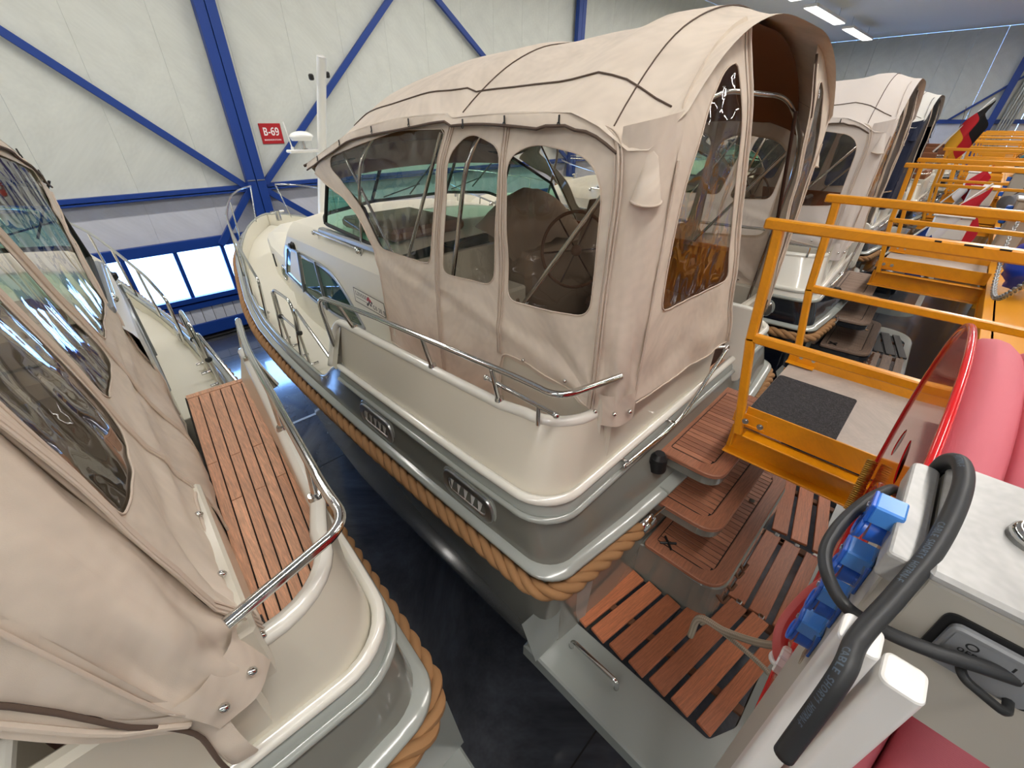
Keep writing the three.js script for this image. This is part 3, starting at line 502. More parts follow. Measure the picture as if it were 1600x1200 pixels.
function yacht(name, label, o) {
  const t = thing(name, label, 'boat', o.pos, o.turn || 0);
  const HM = o.hull, TK = o.teak || TEAK;
  // hull shell
  const V0 = [0, 0.1, 0.22, 0.36, 0.52, 0.7, 0.86, 1];
  const shapeK = (z, v) => { const f = table([[0, 0], [0.1, 0.55], [0.22, 0.82], [0.36, 0.925], [0.52, 0.965], [0.7, 0.985], [1, 1]].map(([a, b]) => [-a, b]), -v), b = table([[0, 0], [0.1, 0.14], [0.22, 0.3], [0.36, 0.46], [0.52, 0.62], [0.7, 0.79], [1, 1]].map(([a, q]) => [-a, q]), -v); return lerp(f, b, sstep(-z, 2.2, 7.6)); };
  const lev = (v) => ring({ d: 0.012, zt: lerp(-0.32, 0.0, sstep(v, 0, 0.35)) + 0.0, r: 0.17, cam: 0.12, zb: -8.15 + 0.85 * (1 - v) ** 1.4, shape: (z) => shapeK(z, v) }, (z) => lerp(0.42 + 0.35 * sstep(-z, 5.5, 8.2) * (1 - v), ropeY(z), v));
  const rings = V0.map(lev);
  part('hull', [sheet(rings.slice(3), true), sheet([ring({ d: 0.012, zt: 0.0, r: 0.17, cam: 0.12, shape: () => 1 }, ropeY), ring({ d: 0.012, zt: 0.02, r: 0.18, cam: 0.1 }, (z) => ropeY(z) + 0.1), ring({ d: 0.03, zt: 0, r: 0.2, cam: 0.03 }, (z) => Math.min(topY(z), lerp(ropeY(z) + 0.1, topY(z), 0.5))), ring({ d: 0.05, zt: -0.03, r: 0.22 }, topY)], true)], HM, t);
  part('bottom_paint', sheet(rings.slice(0, 4), true), M.bottom, t);
  // strake over the rope: a rounded ledge
  { const st = (d, y, zt, cam) => ring({ d, zt, r: 0.18, cam }, (z) => ropeY(z) + y);
    part('rub_strake', sheet([st(0.02, 0.05, 0.02, 0.12), st(-0.022, 0.052, 0.06, 0.12), st(-0.034, 0.066, 0.074, 0.12), st(-0.028, 0.082, 0.068, 0.12), st(-0.005, 0.096, 0.036, 0.11), st(0.02, 0.1, 0.01, 0.1)], true), M.strake, t); }
  // rope fender in two runs, each ending on the transom in a chrome cap
  for (const s of [-1, 1]) {
    const h = half({ d: -0.04, zt: 0.075, r: 0.19, cam: 0.12 }).filter(([x, z], i) => i >= 4).map(([x, z]) => V(s * x, ropeY(z) - 0.012, z));
    const end = V(s * 0.92, 1.985, 0.075 + 0.12 * (1 - (0.92 / 1.64) ** 2)); const path = [end, ...h.filter((p) => Math.abs(p.x) > 0.93 || p.z < -4)].slice(0, -1);
    twistedRope(spline(path.map((p) => p.toArray()), 300), 0.047, 0.3, 'rope_fender', t);
    const dir = V(-s, 0, 0.12); part('rope_end_cap', tube([end.clone().addScaledVector(dir, -0.01), end.clone().addScaledVector(dir, 0.1)], 0.046, 16), M.steel, t);
    part('rope_stay', rod(end.clone().addScaledVector(dir, 0.08).toArray(), end.clone().addScaledVector(dir, 0.24).toArray(), 0.009), M.steel, t);
    part('strake_end', mv(cyl(0.034, 0.034, 0.012, 0, 0, 0, 12, 'x'), s * 0.64, 2.06, 0.14), M.strake, t);
  }
  // white mouldings round the stern
  const bead = (d, y, zt, r, name, m, R = 0.22) => { const rg = ring({ d, zt, r: R }, y); return part(name, tube(sub(rg, IP, IS), r, 8), m, t); };
  bead(0.045, 2.445, -0.03, 0.026, 'moulding', M.cap); bead(0.022, 2.35, 0.0, 0.019, 'lower_moulding', M.strake);
  { const a = sub(ring({ d: 0.03, zt: -0.008, r: 0.235 }, 2.39), IP, IS), b = sub(ring({ d: 0.05, zt: -0.03, r: 0.22 }, 2.425), IP, IS); part('ledge', sheet([sub(ring({ d: 0.026, zt: -0.004, r: 0.23 }, 2.35), IP, IS), a, b], true), M.strake, t); }
  // bulwark, open at the stern gate
  const flare = (d) => (z) => d + lerp(0.055, -0.045 - (o.wide || 0), clamp(-z / 2.05, 0, 1)), capX = (z) => beamAt(z) - flare(0.19 - dI)(z);
  const BW = (d0, d1, z0, z1, y1, R0, R1) => [ring({ d: d0, zt: z0, r: R0 }, 2.43), ring({ d: (z) => lerp(d0, flare(d1)(z), 0.5), zt: lerp(z0, z1, 0.5), r: R0 }, lerp(2.43, y1, 0.5)), ring({ d: flare(d1), zt: z1, r: R1 }, y1)];
  const outer = BW(0.06, 0.165 - dI, -0.04, -0.1, 2.75, 0.24, 0.26), inner = BW(0.15 - dI * 0.5, 0.215 - dI, -0.12, -0.15, 2.75, 0.18, 0.22);
  const mid = NH - 1, gateP = mid + 1, gateS = mid + 3; // x = 0.23 and x = 0.65
  const ends = [[IP, gateP], [gateS, IS]];
  part('bulwark', ends.map(([a, b]) => join([sheet(outer.map((r) => sub(r, a, b)), true), sheet(inner.map((r) => sub(r, a, b)))])), M.bulwark, t);
  const capRing = ring({ d: flare(0.19 - dI), zt: -0.125, r: 0.24 }, 2.76);
  for (const [a, b] of ends) { // the cap runs down round the forward end of the bulwark
    const pts = sub(capRing, a, b), sgn = a === IP ? -1 : 1, f = a === IP ? pts[0] : pts[pts.length - 1];
    const tail = spline([[f.x, f.y, f.z], [f.x + sgn * 0.005, 2.745, f.z - 0.07], [f.x + sgn * 0.03, 2.68, f.z - 0.115], [f.x + sgn * 0.07, 2.55, f.z - 0.125], [f.x + sgn * 0.12, 2.42, f.z - 0.11]], 16);
    part('bulwark_cap', tube(a === IP ? [...tail.slice(1).reverse(), ...pts] : [...pts, ...tail.slice(1)], 0.03, 10), M.cap, t);
    part('bulwark_end', sheet([[V(f.x + sgn * 0.02, 2.75, f.z - 0.03), V(f.x + sgn * 0.03, 2.68, f.z - 0.1), V(f.x + sgn * 0.12, 2.42, f.z - 0.1)], [V(f.x - sgn * 0.03, 2.75, f.z - 0.03), V(f.x - sgn * 0.02, 2.68, f.z - 0.1), V(f.x + sgn * 0.0, 2.42, f.z - 0.1)]]), M.bulwark, t);
    part('bulwark_cheek', sheet([[V(f.x - sgn * 0.028, 2.75, f.z), V(f.x - sgn * 0.02, 2.43, f.z)], [V(f.x - sgn * 0.022, 2.68, f.z - 0.1), V(f.x, 2.43, f.z - 0.1)]]), M.bulwark, t);
    part('bulwark_face', sheet([[V(f.x + sgn * 0.028, 2.75, f.z), V(f.x + sgn * 0.13, 2.43, f.z)], [V(f.x + sgn * 0.03, 2.68, f.z - 0.1), V(f.x + sgn * 0.125, 2.43, f.z - 0.1)]]), M.bulwark, t);
  }
  // stern walls either side of the gate, up to the cloth
  part('stern_wall', [bx(1.3, 0.46, 0.05, -0.42, 2.64, -0.075, 0.015), bx(0.42, 0.46, 0.05, 0.85, 2.64, -0.075, 0.015)], M.bulwark, t);
  part('gate_leaf', mv(new THREE.ExtrudeGeometry(rrect(-0.14, -0.29, 0.13, 0.29, [0.05, 0.05, 0.05, 0.09]), { depth: 0.03, bevelEnabled: true, bevelSize: 0.012, bevelThickness: 0.012, bevelSegments: 2 }).rotateY(Math.PI / 2), 0.62, 2.56, -0.09), M.cap, t);
  // aft deck: teak side decks, cockpit well between
  part('deck_step', [bx(0.36, 0.4, 0.03, -1.29, 2.26, -2.06), bx(0.36, 0.4, 0.03, 1.29, 2.26, -2.06)], M.deck, t);
  const DY = o.deckY || 2.474, xi = (z) => 1.09 + 0.055 * (-z - 0.19), xo = (z) => 1.352 - dB + dI + (0.095 + (o.wide || 0) * 0.5) * (-z - 0.19), swapUV = (g) => { const a = g.attributes.uv; for (let i = 0; i < a.count; i++) a.setXY(i, a.getY(i), a.getX(i)); return g; }, strip = (u0, u1, z0, z1, g, th) => swapUV(slab(rpoly([[lerp(xi(z0), xo(z0), u0) + g, z0], [lerp(xi(z0), xo(z0), u1) - g, z0], [lerp(xi(z1), xo(z1), u1) - g, z1], [lerp(xi(z1), xo(z1), u0) + g, z1]], 0.001), th, 0.0012, 1));
  const both = (g, s) => (s > 0 ? g : mirror(g));
  const base = part('teak_deck', [-1, 1].map((s) => both(mv(strip(-0.02, 1.02, -2.05, -0.17, 0, 0.016), 0, DY - 0.022, 0), s)).concat([bx(0.9, 0.02, 0.3, 0.45, 2.4, -0.19)]), M.caulk, t);
  for (const s of [-1, 1]) {
    const N = 7;
    for (let i = 0; i < N; i++) { const zf = -2.0, za = -0.18 - (i > 4 ? (i - 4) * 0.035 : 0), zm = lerp(za, zf, i % 2 ? 0.42 : 0.6); for (const [z0, z1] of [[zm + 0.002, za], [zf, zm - 0.002]]) part('plank', both(mv(strip(i / N, (i + 1) / N, z0, z1, 0.0027, 0.012), 0, DY - 0.006, 0), s), anyOf(TK), base); }
    part('plank', both(mv(strip(0, 1, -2.05, -2.004, 0, 0.016), 0, DY - 0.008, 0), s), TK[0], base);
  }
  for (let i = 0; i < 5; i++) part('plank', bx(0.78, 0.012, 0.048, 0.45, 2.416, -0.06 - i * 0.055, 0.0015), anyOf(TK), base);
  for (const s of [-1, 1]) part('coaming', [bx(0.05, 0.74, 0.72, s * 1.095, 2.5, -0.44, 0.01), bx(0.04, 0.5, 1.3, s * 1.07, 2.35, -1.4, 0.01)], M.bulwark, t);
  part('scupper', [cyl(0.024, 0.024, 0.012, -1.124, 2.66, -0.25, 14, 'x'), cyl(0.024, 0.024, 0.012, 1.124, 2.66, -0.25, 14, 'x')], M.black, t);
  // forward deck
  { const rows = []; for (const z of [-2.06, -2.6, -3.2, -3.8, -4.4, -5, -5.5, -6, -6.5, -7, -7.4, -7.7, -7.9, -8.02, -8.08]) { const b = Math.max(0.02, beamAt(z) - 0.06), row = []; for (let i = 0; i <= 16; i++) { const u = i / 8 - 1; row.push(V(u * b, gun(z) - 0.05 - 0.16 * sstep(-z, 4.6, 6.6) + 0.05 * (1 - u * u), z)); } rows.push(row); } part('foredeck', sheet(rows), M.deck, t);
    const up = ring({ d: 0.05, zt: -0.03, r: 0.22 }, (z) => topY(z)), dn = ring({ d: 0.09, zt: -0.05, r: 0.22 }, (z) => gun(z) - 0.07 - 0.17 * sstep(-z, 4.6, 6.6)), top2 = ring({ d: 0.085, zt: -0.05, r: 0.22 }, (z) => topY(z) + 0.004);
    const rim = ring({ d: 0.065, zt: -0.03, r: 0.22 }, (z) => topY(z) + 0.006);
    part('bulwark_lining', [[0, IP], [IS, 2 * (NH - 1)]].map(([a, b]) => sheet([sub(top2, a, b), sub(dn, a, b)])), M.deck, t);
    part('toe_rail', [[1, IP], [IS, 2 * (NH - 1) - 1]].map(([a, b]) => tube(sub(rim, a, b), 0.017, 8)), M.strake, t);
  }
  // cabin: lofted sections [z, half width, foot, shoulder height, roof edge, roof]
  { const secs = [[-2.0, 1.12, 2.05, 3.04, 3.16, 3.2], [-2.6, 1.12, 2.05, 3.04, 3.16, 3.21], [-3.3, 1.11, 2.06, 3.04, 3.15, 3.22], [-3.9, 1.09, 2.08, 3.03, 3.14, 3.22], [-4.0, 1.085, 2.08, 3.02, 3.13, 3.21], [-4.42, 1.04, 2.1, 2.76, 2.84, 2.93], [-4.44, 0.95, 2.11, 2.62, 2.69, 2.8], [-4.9, 0.93, 2.14, 2.57, 2.65, 2.77], [-5.6, 0.82, 2.14, 2.56, 2.64, 2.75], [-6.2, 0.66, 2.14, 2.55, 2.63, 2.73], [-6.55, 0.53, 2.14, 2.53, 2.6, 2.68], [-6.68, 0.47, 2.14, 2.44, 2.48, 2.52]];
    const rows = secs.map(([z, w, y0, y1, y2, y3]) => { const hw = [[w, y0], [w, lerp(y0, y1, 0.5)], [w, y1 - 0.02], [w - 0.015, y1 + 0.02], [w - 0.06, y2 - 0.03], [w - 0.1, y2], [w * 0.6, lerp(y2, y3, 0.7)], [0.01, y3]]; return [...hw.map(([x, y]) => V(-x, y, z)), ...hw.slice().reverse().map(([x, y]) => V(x, y, z))]; });
    part('cabin', creased(sheet(rows), 0.32), M.deck, t);
    const front = rows[rows.length - 1]; part('cabin_front', sheet([front, front.map((p) => V(p.x * 0.96, 2.14, p.z - 0.05))]), M.deck, t); }
  // cabin side windows: frame, panes and the dark line of the gasket, port and starboard
  for (const s of [-1, 1]) {
    const pts = [[4.13, 2.9], [4.5, 2.5], [3.92, 2.47], [3.6, 2.4], [3.35, 2.42], [3.12, 2.4], [2.72, 2.42], [2.5, 2.45], [2.78, 2.74], [2.98, 2.86], [3.2, 2.89]], R = [0.05, 0.04, 0.1, 0.15, 0.1, 0.1, 0.1, 0.04, 0.2, 0.1, 0.1];
    const box = (q) => [q[0], q[1]];
    const sp = rpoly(pts.map(box), R), c = [3.4, 2.65], inn = pts.map(([a, b]) => [c[0] + (a - c[0]) * 0.955, c[1] + (b - c[1]) * 0.88]); sp.holes.push(rpoly(inn, R, THREE.Path));
    const orient = (g, off) => { g = place(g, new THREE.Matrix4().set(0, 0, s, 0, 0, 1, 0, 0, -1, 0, 0, 0, 0, 0, 0, 1)); const p = g.attributes.position; for (let i = 0; i < p.count; i++) p.setX(i, p.getX(i) + s * (off + wallX(p.getZ(i)))); g.computeVertexNormals(); return g; };
    const wallX = (z) => table([[-2, 1.12], [-3.3, 1.11], [-3.9, 1.09], [-4.4, 1.04], [-4.62, 1.03]], z);
    const fr = part('cabin_window', orient(new THREE.ExtrudeGeometry(sp, { depth: 0.014, bevelEnabled: true, bevelSize: 0.004, bevelThickness: 0.004, bevelSegments: 1 }), -0.002), M.frame, t);
    part('pane', orient(new THREE.ExtrudeGeometry(rpoly(inn, R), { depth: 0.003, bevelEnabled: false }), 0.004), M.cabinGlass, fr);
    part('mullion', [[3.86, 2.45, 3.72, 2.9], [3.28, 2.42, 3.3, 2.89]].map(([a, b, c2, d]) => beam([s * (wallX(-a) + 0.012), b, -a], [s * (wallX(-c2) + 0.012), d, -c2], 0.016, 0.035, 0.003, V(1, 0, 0))), M.frame, fr);
    part('cabin_curtain', orient(new THREE.ExtrudeGeometry(rpoly([[3.8, 2.48], [3.7, 2.84], [3.1, 2.84], [2.75, 2.5]], 0.02), { depth: 0.004, bevelEnabled: false }), -0.0), S(0x4d6b62, 0.9), fr);
    // round port in the forward cabin
    const pz = -4.9, px = 0.93; const pr = part('porthole', [mv(new THREE.TorusGeometry(0.095, 0.022, 8, 24).scale(1, 1, 0.6).rotateY(Math.PI / 2), s * px, 2.38, pz)], M.steel, t);
    part('pane', cyl(0.09, 0.09, 0.006, s * px, 2.38, pz, 20, 'x'), M.cabinGlass, pr);
    part('slot_vent', bx(0.012, 0.17, 0.035, s * 0.845, 2.42, -5.48, 0.004), M.gasket, t);
    const nl = part('navigation_light', [bx(0.06, 0.075, 0.1, s * 1.085, 2.93, -3.86, 0.02)], M.black, t); part('lens', bx(0.03, 0.05, 0.06, s * 1.115, 2.93, -3.88, 0.01), M.rubber, nl);
    // grab rail on the cabin edge
    const hr = part('grab_rail', tube(bend([[s * 1.02, 3.1, -3.28], [s * 1.09, 3.17, -3.26], [s * 1.09, 3.15, -2.45], [s * 1.02, 3.08, -2.43]], 0.04, 5), 0.012, 8), M.steel, t);
    part('rail_foot', [ball(0.024, s * 1.085, 3.15, -3.26), ball(0.024, s * 1.085, 3.13, -2.45)], M.steel, hr);
    // name plate
    const cv = document.createElement('canvas'); cv.width = 512; cv.height = 150; const c2 = cv.getContext('2d');
    c2.fillStyle = '#dcd7c8'; c2.fillRect(0, 0, 512, 150); c2.strokeStyle = '#2a2118'; c2.lineWidth = 7; c2.strokeRect(8, 8, 496, 134); c2.fillStyle = '#1d140c'; c2.font = 'bold 54px serif'; c2.textAlign = 'left';
    c2.fillText('LINSSEN', 30, 70); c2.fillText('GS 30.9', 310, 122); c2.fillRect(30, 92, 190, 5); c2.fillStyle = '#b5202c';
    for (const [x, y] of [[258, 40], [236, 58], [280, 58]]) { c2.beginPath(); c2.arc(x, y, 15, 0, 7); c2.fill(); } c2.fillStyle = '#17120e'; for (const [x, y] of [[240, 98], [280, 98], [260, 78], [300, 70], [222, 112]]) { c2.beginPath(); c2.arc(x, y, 13, 0, 7); c2.fill(); }
    const tx = new THREE.CanvasTexture(cv); tx.colorSpace = THREE.SRGBColorSpace;
    if (s < 0 || o.both) { const g = new THREE.PlaneGeometry(0.5, 0.135).rotateY(s * Math.PI / 2).rotateX(s < 0 ? 0.03 : -0.03); part('name_plate', mv(g, s * 1.128, 2.75, -2.34), S(0xffffff, 0.4, { map: tx }), t); }
  }
  // windscreen
  { const bot = [[-1.06, 3.2, -2.12], [-1.05, 3.25, -3.05], [-0.98, 3.3, -3.2], [-0.45, 3.34, -3.3], [0.45, 3.34, -3.3], [0.98, 3.3, -3.2], [1.05, 3.25, -3.05], [1.06, 3.2, -2.12]], top = [[-1.05, 3.46, -2.3], [-1.02, 3.68, -2.85], [-0.95, 3.71, -2.92], [-0.42, 3.76, -3.0], [0.42, 3.76, -3.0], [0.95, 3.71, -2.92], [1.02, 3.68, -2.85], [1.05, 3.46, -2.3]];
    const fr = part('windscreen', [tube(bend(bot, 0.06), 0.016, 8), tube(bend(top, 0.06), 0.014, 8), ...[[1, 1], [6, 6], [3, 3], [4, 4]].map(([a, b]) => rod(bot[a], top[b], 0.015)), rod(bot[0], top[0], 0.014), rod(bot[7], top[7], 0.014)], M.gasket, t);
    for (const [a, b] of [[0, 1], [1, 3], [3, 4], [4, 6], [6, 7]]) { const P = []; for (let i = a; i <= b; i++) P.push(i); part('pane', sheet([P.map((i) => V(...bot[i])), P.map((i) => V(...top[i]))]), M.glass, fr); }
    part('sill', [-1, 1].map((s) => bx(0.06, 0.05, 1.1, s * 1.06, 3.185, -2.6, 0.012)), M.frame, fr);
    for (const x of [-0.3, 0.55]) part('wiper', [rod([x, 3.36, -3.33], [x + 0.42, 3.45, -3.3], 0.006), rod([x + 0.3, 3.36, -3.32], [x + 0.5, 3.7, -3.07], 0.007)], M.gasket, fr); }
  // cockpit inside the cloth
  part('cockpit_floor', bx(2.16, 0.04, 2.0, 0, 2.1, -1.05), M.brownDark, t);
  part('cabin_bulkhead', [bx(2.16, 1.0, 0.05, 0, 2.6, -2.0)], M.deck, t);
  part('seat', [bx(2.0, 0.5, 0.5, 0, 2.36, -0.36, 0.03), bx(0.5, 0.5, 0.9, 0.82, 2.36, -0.95, 0.03)], M.brownDark, t);
  part('cushion', [bx(1.24, 0.1, 0.46, -0.38, 2.66, -0.38, 0.03), bx(1.3, 0.34, 0.1, -0.38, 2.88, -0.14, 0.03)], M.leather, t);
  part('cushion', [bx(0.44, 0.1, 0.85, 0.82, 2.66, -0.97, 0.03)], M.brown, t);
  part('seat_back', bx(0.08, 0.5, 1.6, 1.02, 2.9, -1.15, 0.03), M.leather, t);
  part('sun_pad', [bx(0.72, 0.09, 0.85, -0.55, 3.25, -2.62, 0.03)], M.brown, t);
  part('helm_console', [bx(1.0, 0.9, 0.42, 0.45, 2.62, -1.78, 0.05), bx(0.9, 0.28, 0.4, 0.45, 3.15, -2.0, 0.08)], M.cover, t);
  part('console_cover', (() => { const rows = []; for (let i = 0; i <= 14; i++) { const row = []; for (let j = 0; j <= 14; j++) { const u = j / 14 * 2 - 1, v = i / 14; row.push(V(0.42 + u * 0.55 + 0.01 * n2(u * 4, v * 4), 3.12 + 0.38 * Math.sin(v * Math.PI) * (1 - 0.55 * Math.abs(u) ** 3) - 0.1 * Math.abs(u) + 0.012 * n2(u * 5, v * 6), -2.4 + v * 0.72)); } rows.push(row); } return sheet(rows); })(), M.cover, t);
  part('cabinet', [bx(0.55, 0.75, 0.5, -0.45, 2.5, -1.72, 0.02)], M.deck, t); part('cabinet_grille', [0, 1, 2, 3].map((i) => bx(0.03, 0.62, 0.02, -0.62 + i * 0.11, 2.48, -1.465, 0.005)), M.cover, t);
  part('helm_cover', (() => { const rows = []; for (let i = 0; i <= 8; i++) { const v = i / 8, w = lerp(0.17, 0.07, v); const row = []; for (let j = 0; j <= 16; j++) { const a = j / 16 * Math.PI * 2; row.push(V(0.72 + Math.cos(a) * w * (1 + 0.08 * Math.sin(a * 5)), lerp(3.0, 3.42, v), -1.5 + Math.sin(a) * w * 0.7)); } rows.push(row); } rows.push(rows[8].map(() => V(0.72, 3.43, -1.5))); return sheet(rows); })(), M.cover, t);
  { // ship's wheel
    const w = part('steering_wheel', [new THREE.TorusGeometry(0.31, 0.014, 8, 36), new THREE.SphereGeometry(0.05, 12, 8).scale(1, 1, 0.7)].map((g) => mv(g.rotateX(-0.22).rotateY(-0.5), 0.38, 3.06, -1.42)), M.brown, t);
    part('spoke', [...Array(6)].map((_, i) => mv(rod([0, 0, 0], [Math.cos(i * 1.047) * 0.305, Math.sin(i * 1.047) * 0.305, 0], 0.007, 6).rotateX(-0.22).rotateY(-0.5), 0.38, 3.06, -1.42)), M.brownDark, w); }
  part('helm_seat', [bx(0.42, 0.08, 0.42, 0.4, 2.72, -0.95, 0.03), bx(0.42, 0.4, 0.07, 0.4, 2.95, -0.74, 0.03), cyl(0.04, 0.05, 0.55, 0.4, 2.42, -0.95)], M.brownDark, t);
  canopy(t, o);
  // stainless rails
  for (const s of [-1, 1]) {
    const aft = part('side_rail', tube(bend([[s * 1.52, 2.33, -2.18], [s * 1.6, 2.98, -2.12], [s * 1.52, 2.985, -1.6], [s * 1.42, 3.0, -0.3], [s * 1.42, 3.0, -0.12], [s * 1.08, 3.0, -0.03]], [0.11, 0.2, 0.2, 0.17], 8), 0.0165, 10), M.steel, t);
    part('stanchion', [[1.565, -1.9], [1.475, -1.05], [1.44, -0.52]].map(([x, z]) => join([rod([s * capX(z), 2.76, z], [s * x, 2.985, z], 0.013), cyl(0.022, 0.025, 0.02, s * capX(z), 2.792, z)])), M.steel, aft);
    const br = part('step_rail', tube(bend([[s * capX(-0.4), 2.87, -0.62], [s * capX(-0.4), 2.87, -0.16]], 0.02), 0.012, 8), M.steel, t);
    part('rail_post', [-0.55, -0.26].map((z) => rod([s * capX(-0.4), 2.76, z], [s * capX(-0.4), 2.87, z], 0.011)), M.steel, br);
    part('rail_end', [ball(0.017, s * capX(-0.4), 2.87, -0.155), ball(0.017, s * capX(-0.4), 2.87, -0.625)], M.steel, br);
    // pulpit and side-deck rails with two A-frames at the boarding gap
    const rx = (z) => Math.max(0.0, beamAt(z) - lerp(0.1, 0.04, sstep(-z, 4.5, 6))), ry = (z) => gun(z) + 0.56, zz = [-2.62, -3.0, -3.2];
    const run = [[rx(-4.05), gun(-4.05), -4.05 - 0.1], [rx(-4.05), ry(-4.05) - 0.08, -4.02], [rx(-4.5), ry(-4.5), -4.5], [rx(-5.3), ry(-5.3), -5.3], [rx(-6.1), ry(-6.1), -6.1], [rx(-6.8), ry(-6.8), -6.8], [rx(-7.3), ry(-7.3), -7.35], [0.42, ry(-7.6), -7.72], [0.2, ry(-7.7), -7.9]];
    const pul = part('pulpit_rail', tube(bend(run, [0.06, 0.15, 0.3, 0.3, 0.3, 0.2, 0.15], 6), 0.0145, 8), M.steel, t);
    part('stanchion', [-4.75, -5.45, -6.25, -7.0].map((z) => rod([s * 0 + rx(z) + 0.02, gun(z), z - 0.03], [rx(z), ry(z), z], 0.0115)), M.steel, pul);
    part('stanchion', rod([0.2, ry(-7.7), -7.9], [0.3, gun(-7.8), -7.82], 0.0115), M.steel, pul);
    if (s < 0) { const flip = (m) => { m.geometry = mirror(m.geometry); m.children.forEach(flip); }; flip(pul); }
    for (const [z, n2b] of [[-3.45, 0], [-2.98, 1]]) {
      const x = rx(z) + 0.02, g = [tube(bend([[x, gun(z), z - 0.1], [x - 0.02, gun(z) + 0.52, z + (n2b ? 0 : -0.06)], [x - 0.02, gun(z) + 0.52, z + (n2b ? 0.62 : 0.4)]].slice(0, 2), 0.05), 0.013, 8), rod([x, gun(z), z + 0.1], [x - 0.01, gun(z) + 0.3, z], 0.012), rod([x, gun(z) + 0.015, z - 0.11], [x - 0.07, gun(z) + 0.015, z - 0.11], 0.014), rod([x, gun(z) + 0.015, z + 0.11], [x - 0.07, gun(z) + 0.015, z + 0.11], 0.014)];
      if (n2b) g.push(tube(bend([[x - 0.02, gun(z) + 0.3, z], [x - 0.02, gun(z) + 0.54, z + 0.02], [x + 0.05, gun(z) + 0.36, -2.2]], 0.08), 0.013, 8)); else g.push(tube(bend([[x - 0.02, gun(z) + 0.25, z], [x - 0.02, gun(z) + 0.56, z - 0.02], [x - 0.02, gun(z) + 0.55, z + 0.38], [x - 0.01, gun(z) + 0.26, z + 0.44]], 0.07), 0.013, 8), rod([x - 0.02, gun(z) + 0.3, z], [x - 0.01, gun(z) + 0.28, z + 0.44], 0.011));
      const a = part('gate_stanchion', s < 0 ? g.map(mirror) : g, M.steel, t);
      part('clamp', ball(0.026, s * (x - 0.015), gun(z) + 0.29, z, 10, 8), M.rubber, a);
    }
    const cz = -4.25; const cl = [rod([s * rx(cz), gun(cz) + 0.08, cz - 0.13], [s * rx(cz), gun(cz) + 0.08, cz + 0.13], 0.014), cyl(0.014, 0.018, 0.08, s * rx(cz), gun(cz) + 0.04, cz - 0.05), cyl(0.014, 0.018, 0.08, s * rx(cz), gun(cz) + 0.04, cz + 0.05)]; part('cleat', cl, M.steel, t);
  }
  part('bollard', [cyl(0.035, 0.045, 0.16, 0, 2.62, -7.55), rod([-0.11, 2.68, -7.55], [0.11, 2.68, -7.55], 0.02)], M.steel, t);
  // hull ports with louvred blinds behind their glass
  for (const s of [-1, 1]) for (const [z, y] of [[-1.57, 2.19], [-0.59, 2.19]]) {
    const ringS = stadium(0.42, 0.17); ringS.holes.push(stadium(0.33, 0.1, THREE.Path)); const X = s * (beamAt(z) - 0.042);
    const put = (g) => place(g, new THREE.Matrix4().set(0, 0, s, X, 0, 1, 0, y, -1, 0, 0, z, 0, 0, 0, 1));
    const outer2 = stadium(0.46, 0.21); outer2.holes.push(stadium(0.415, 0.165, THREE.Path));
    const f = part('hull_port', put(new THREE.ExtrudeGeometry(ringS, { depth: 0.02, bevelEnabled: true, bevelSize: 0.008, bevelThickness: 0.01, bevelSegments: 2, curveSegments: 14 })), M.alu, t);
    part('port_seal', put(new THREE.ExtrudeGeometry(outer2, { depth: 0.012, bevelEnabled: true, bevelSize: 0.004, bevelThickness: 0.004, bevelSegments: 1, curveSegments: 14 })), M.strake, f);
    part('port_back', put(mv(new THREE.ShapeGeometry(stadium(0.34, 0.11), 14), 0, 0, 0.004)), M.black, f);
    for (let i = 0; i < 5; i++) part('blind_slat', put(mv(cbox(0.05, 0.088, 0.004, 0.001).rotateY(-0.45), -0.12 + i * 0.06, 0, 0.013)), M.white, f);
    part('pane', put(mv(new THREE.ShapeGeometry(stadium(0.34, 0.11), 14), 0, 0, 0.03)), M.clear, f);
  }
  // transom: stern lamp, boarding pole, fender eye
  part('stern_lamp', [cyl(0.05, 0.055, 0.09, -0.62, 2.23, 0.06, 18), cyl(0.03, 0.05, 0.03, -0.62, 2.29, 0.06, 18), bx(0.09, 0.1, 0.07, -0.62, 2.22, 0.02, 0.02)], M.black, t);
  { const pole = part('boarding_pole', tube(bend([[-0.98, 2.41, 0.02], [-0.55, 2.41, 0.035], [-0.33, 2.42, 0.035], [0.14, 2.72, 0.04]], [0.02, 0.08], 6), 0.0125, 8), M.steel, t);
    part('pole_foot', [rod([-0.95, 2.42, -0.02], [-0.95, 2.42, 0.03], 0.012), rod([-0.44, 2.42, -0.02], [-0.44, 2.42, 0.04], 0.012)], M.steel, pole);
    part('pole_eye', [mv(new THREE.TorusGeometry(0.022, 0.007, 8, 14), 0.15, 2.725, 0.04), rod([0.06, 2.735, -0.04], [0.14, 2.735, 0.03], 0.01)], M.steel, pole); }
  // bathing platform
  { const y = 1.27, o1 = new THREE.Shape(); o1.moveTo(-1.6, -0.12); o1.lineTo(-1.6, 0.72); o1.quadraticCurveTo(-1.56, 1.04, -1.2, 1.06); o1.lineTo(1.2, 1.06); o1.quadraticCurveTo(1.56, 1.04, 1.6, 0.72); o1.lineTo(1.6, -0.12); o1.closePath();
    o1.holes.push(rpoly([[-1.27, 0.0], [-1.27, 0.9], [-1.1, 0.99], [1.1, 0.99], [1.27, 0.9], [1.27, 0.0], [0, 0.12]], 0.03, THREE.Path));
    const p = part('bathing_platform', [mv(slab(o1, 0.12, 0.012), 0, y - 0.145, 0)], M.platformGel, t);
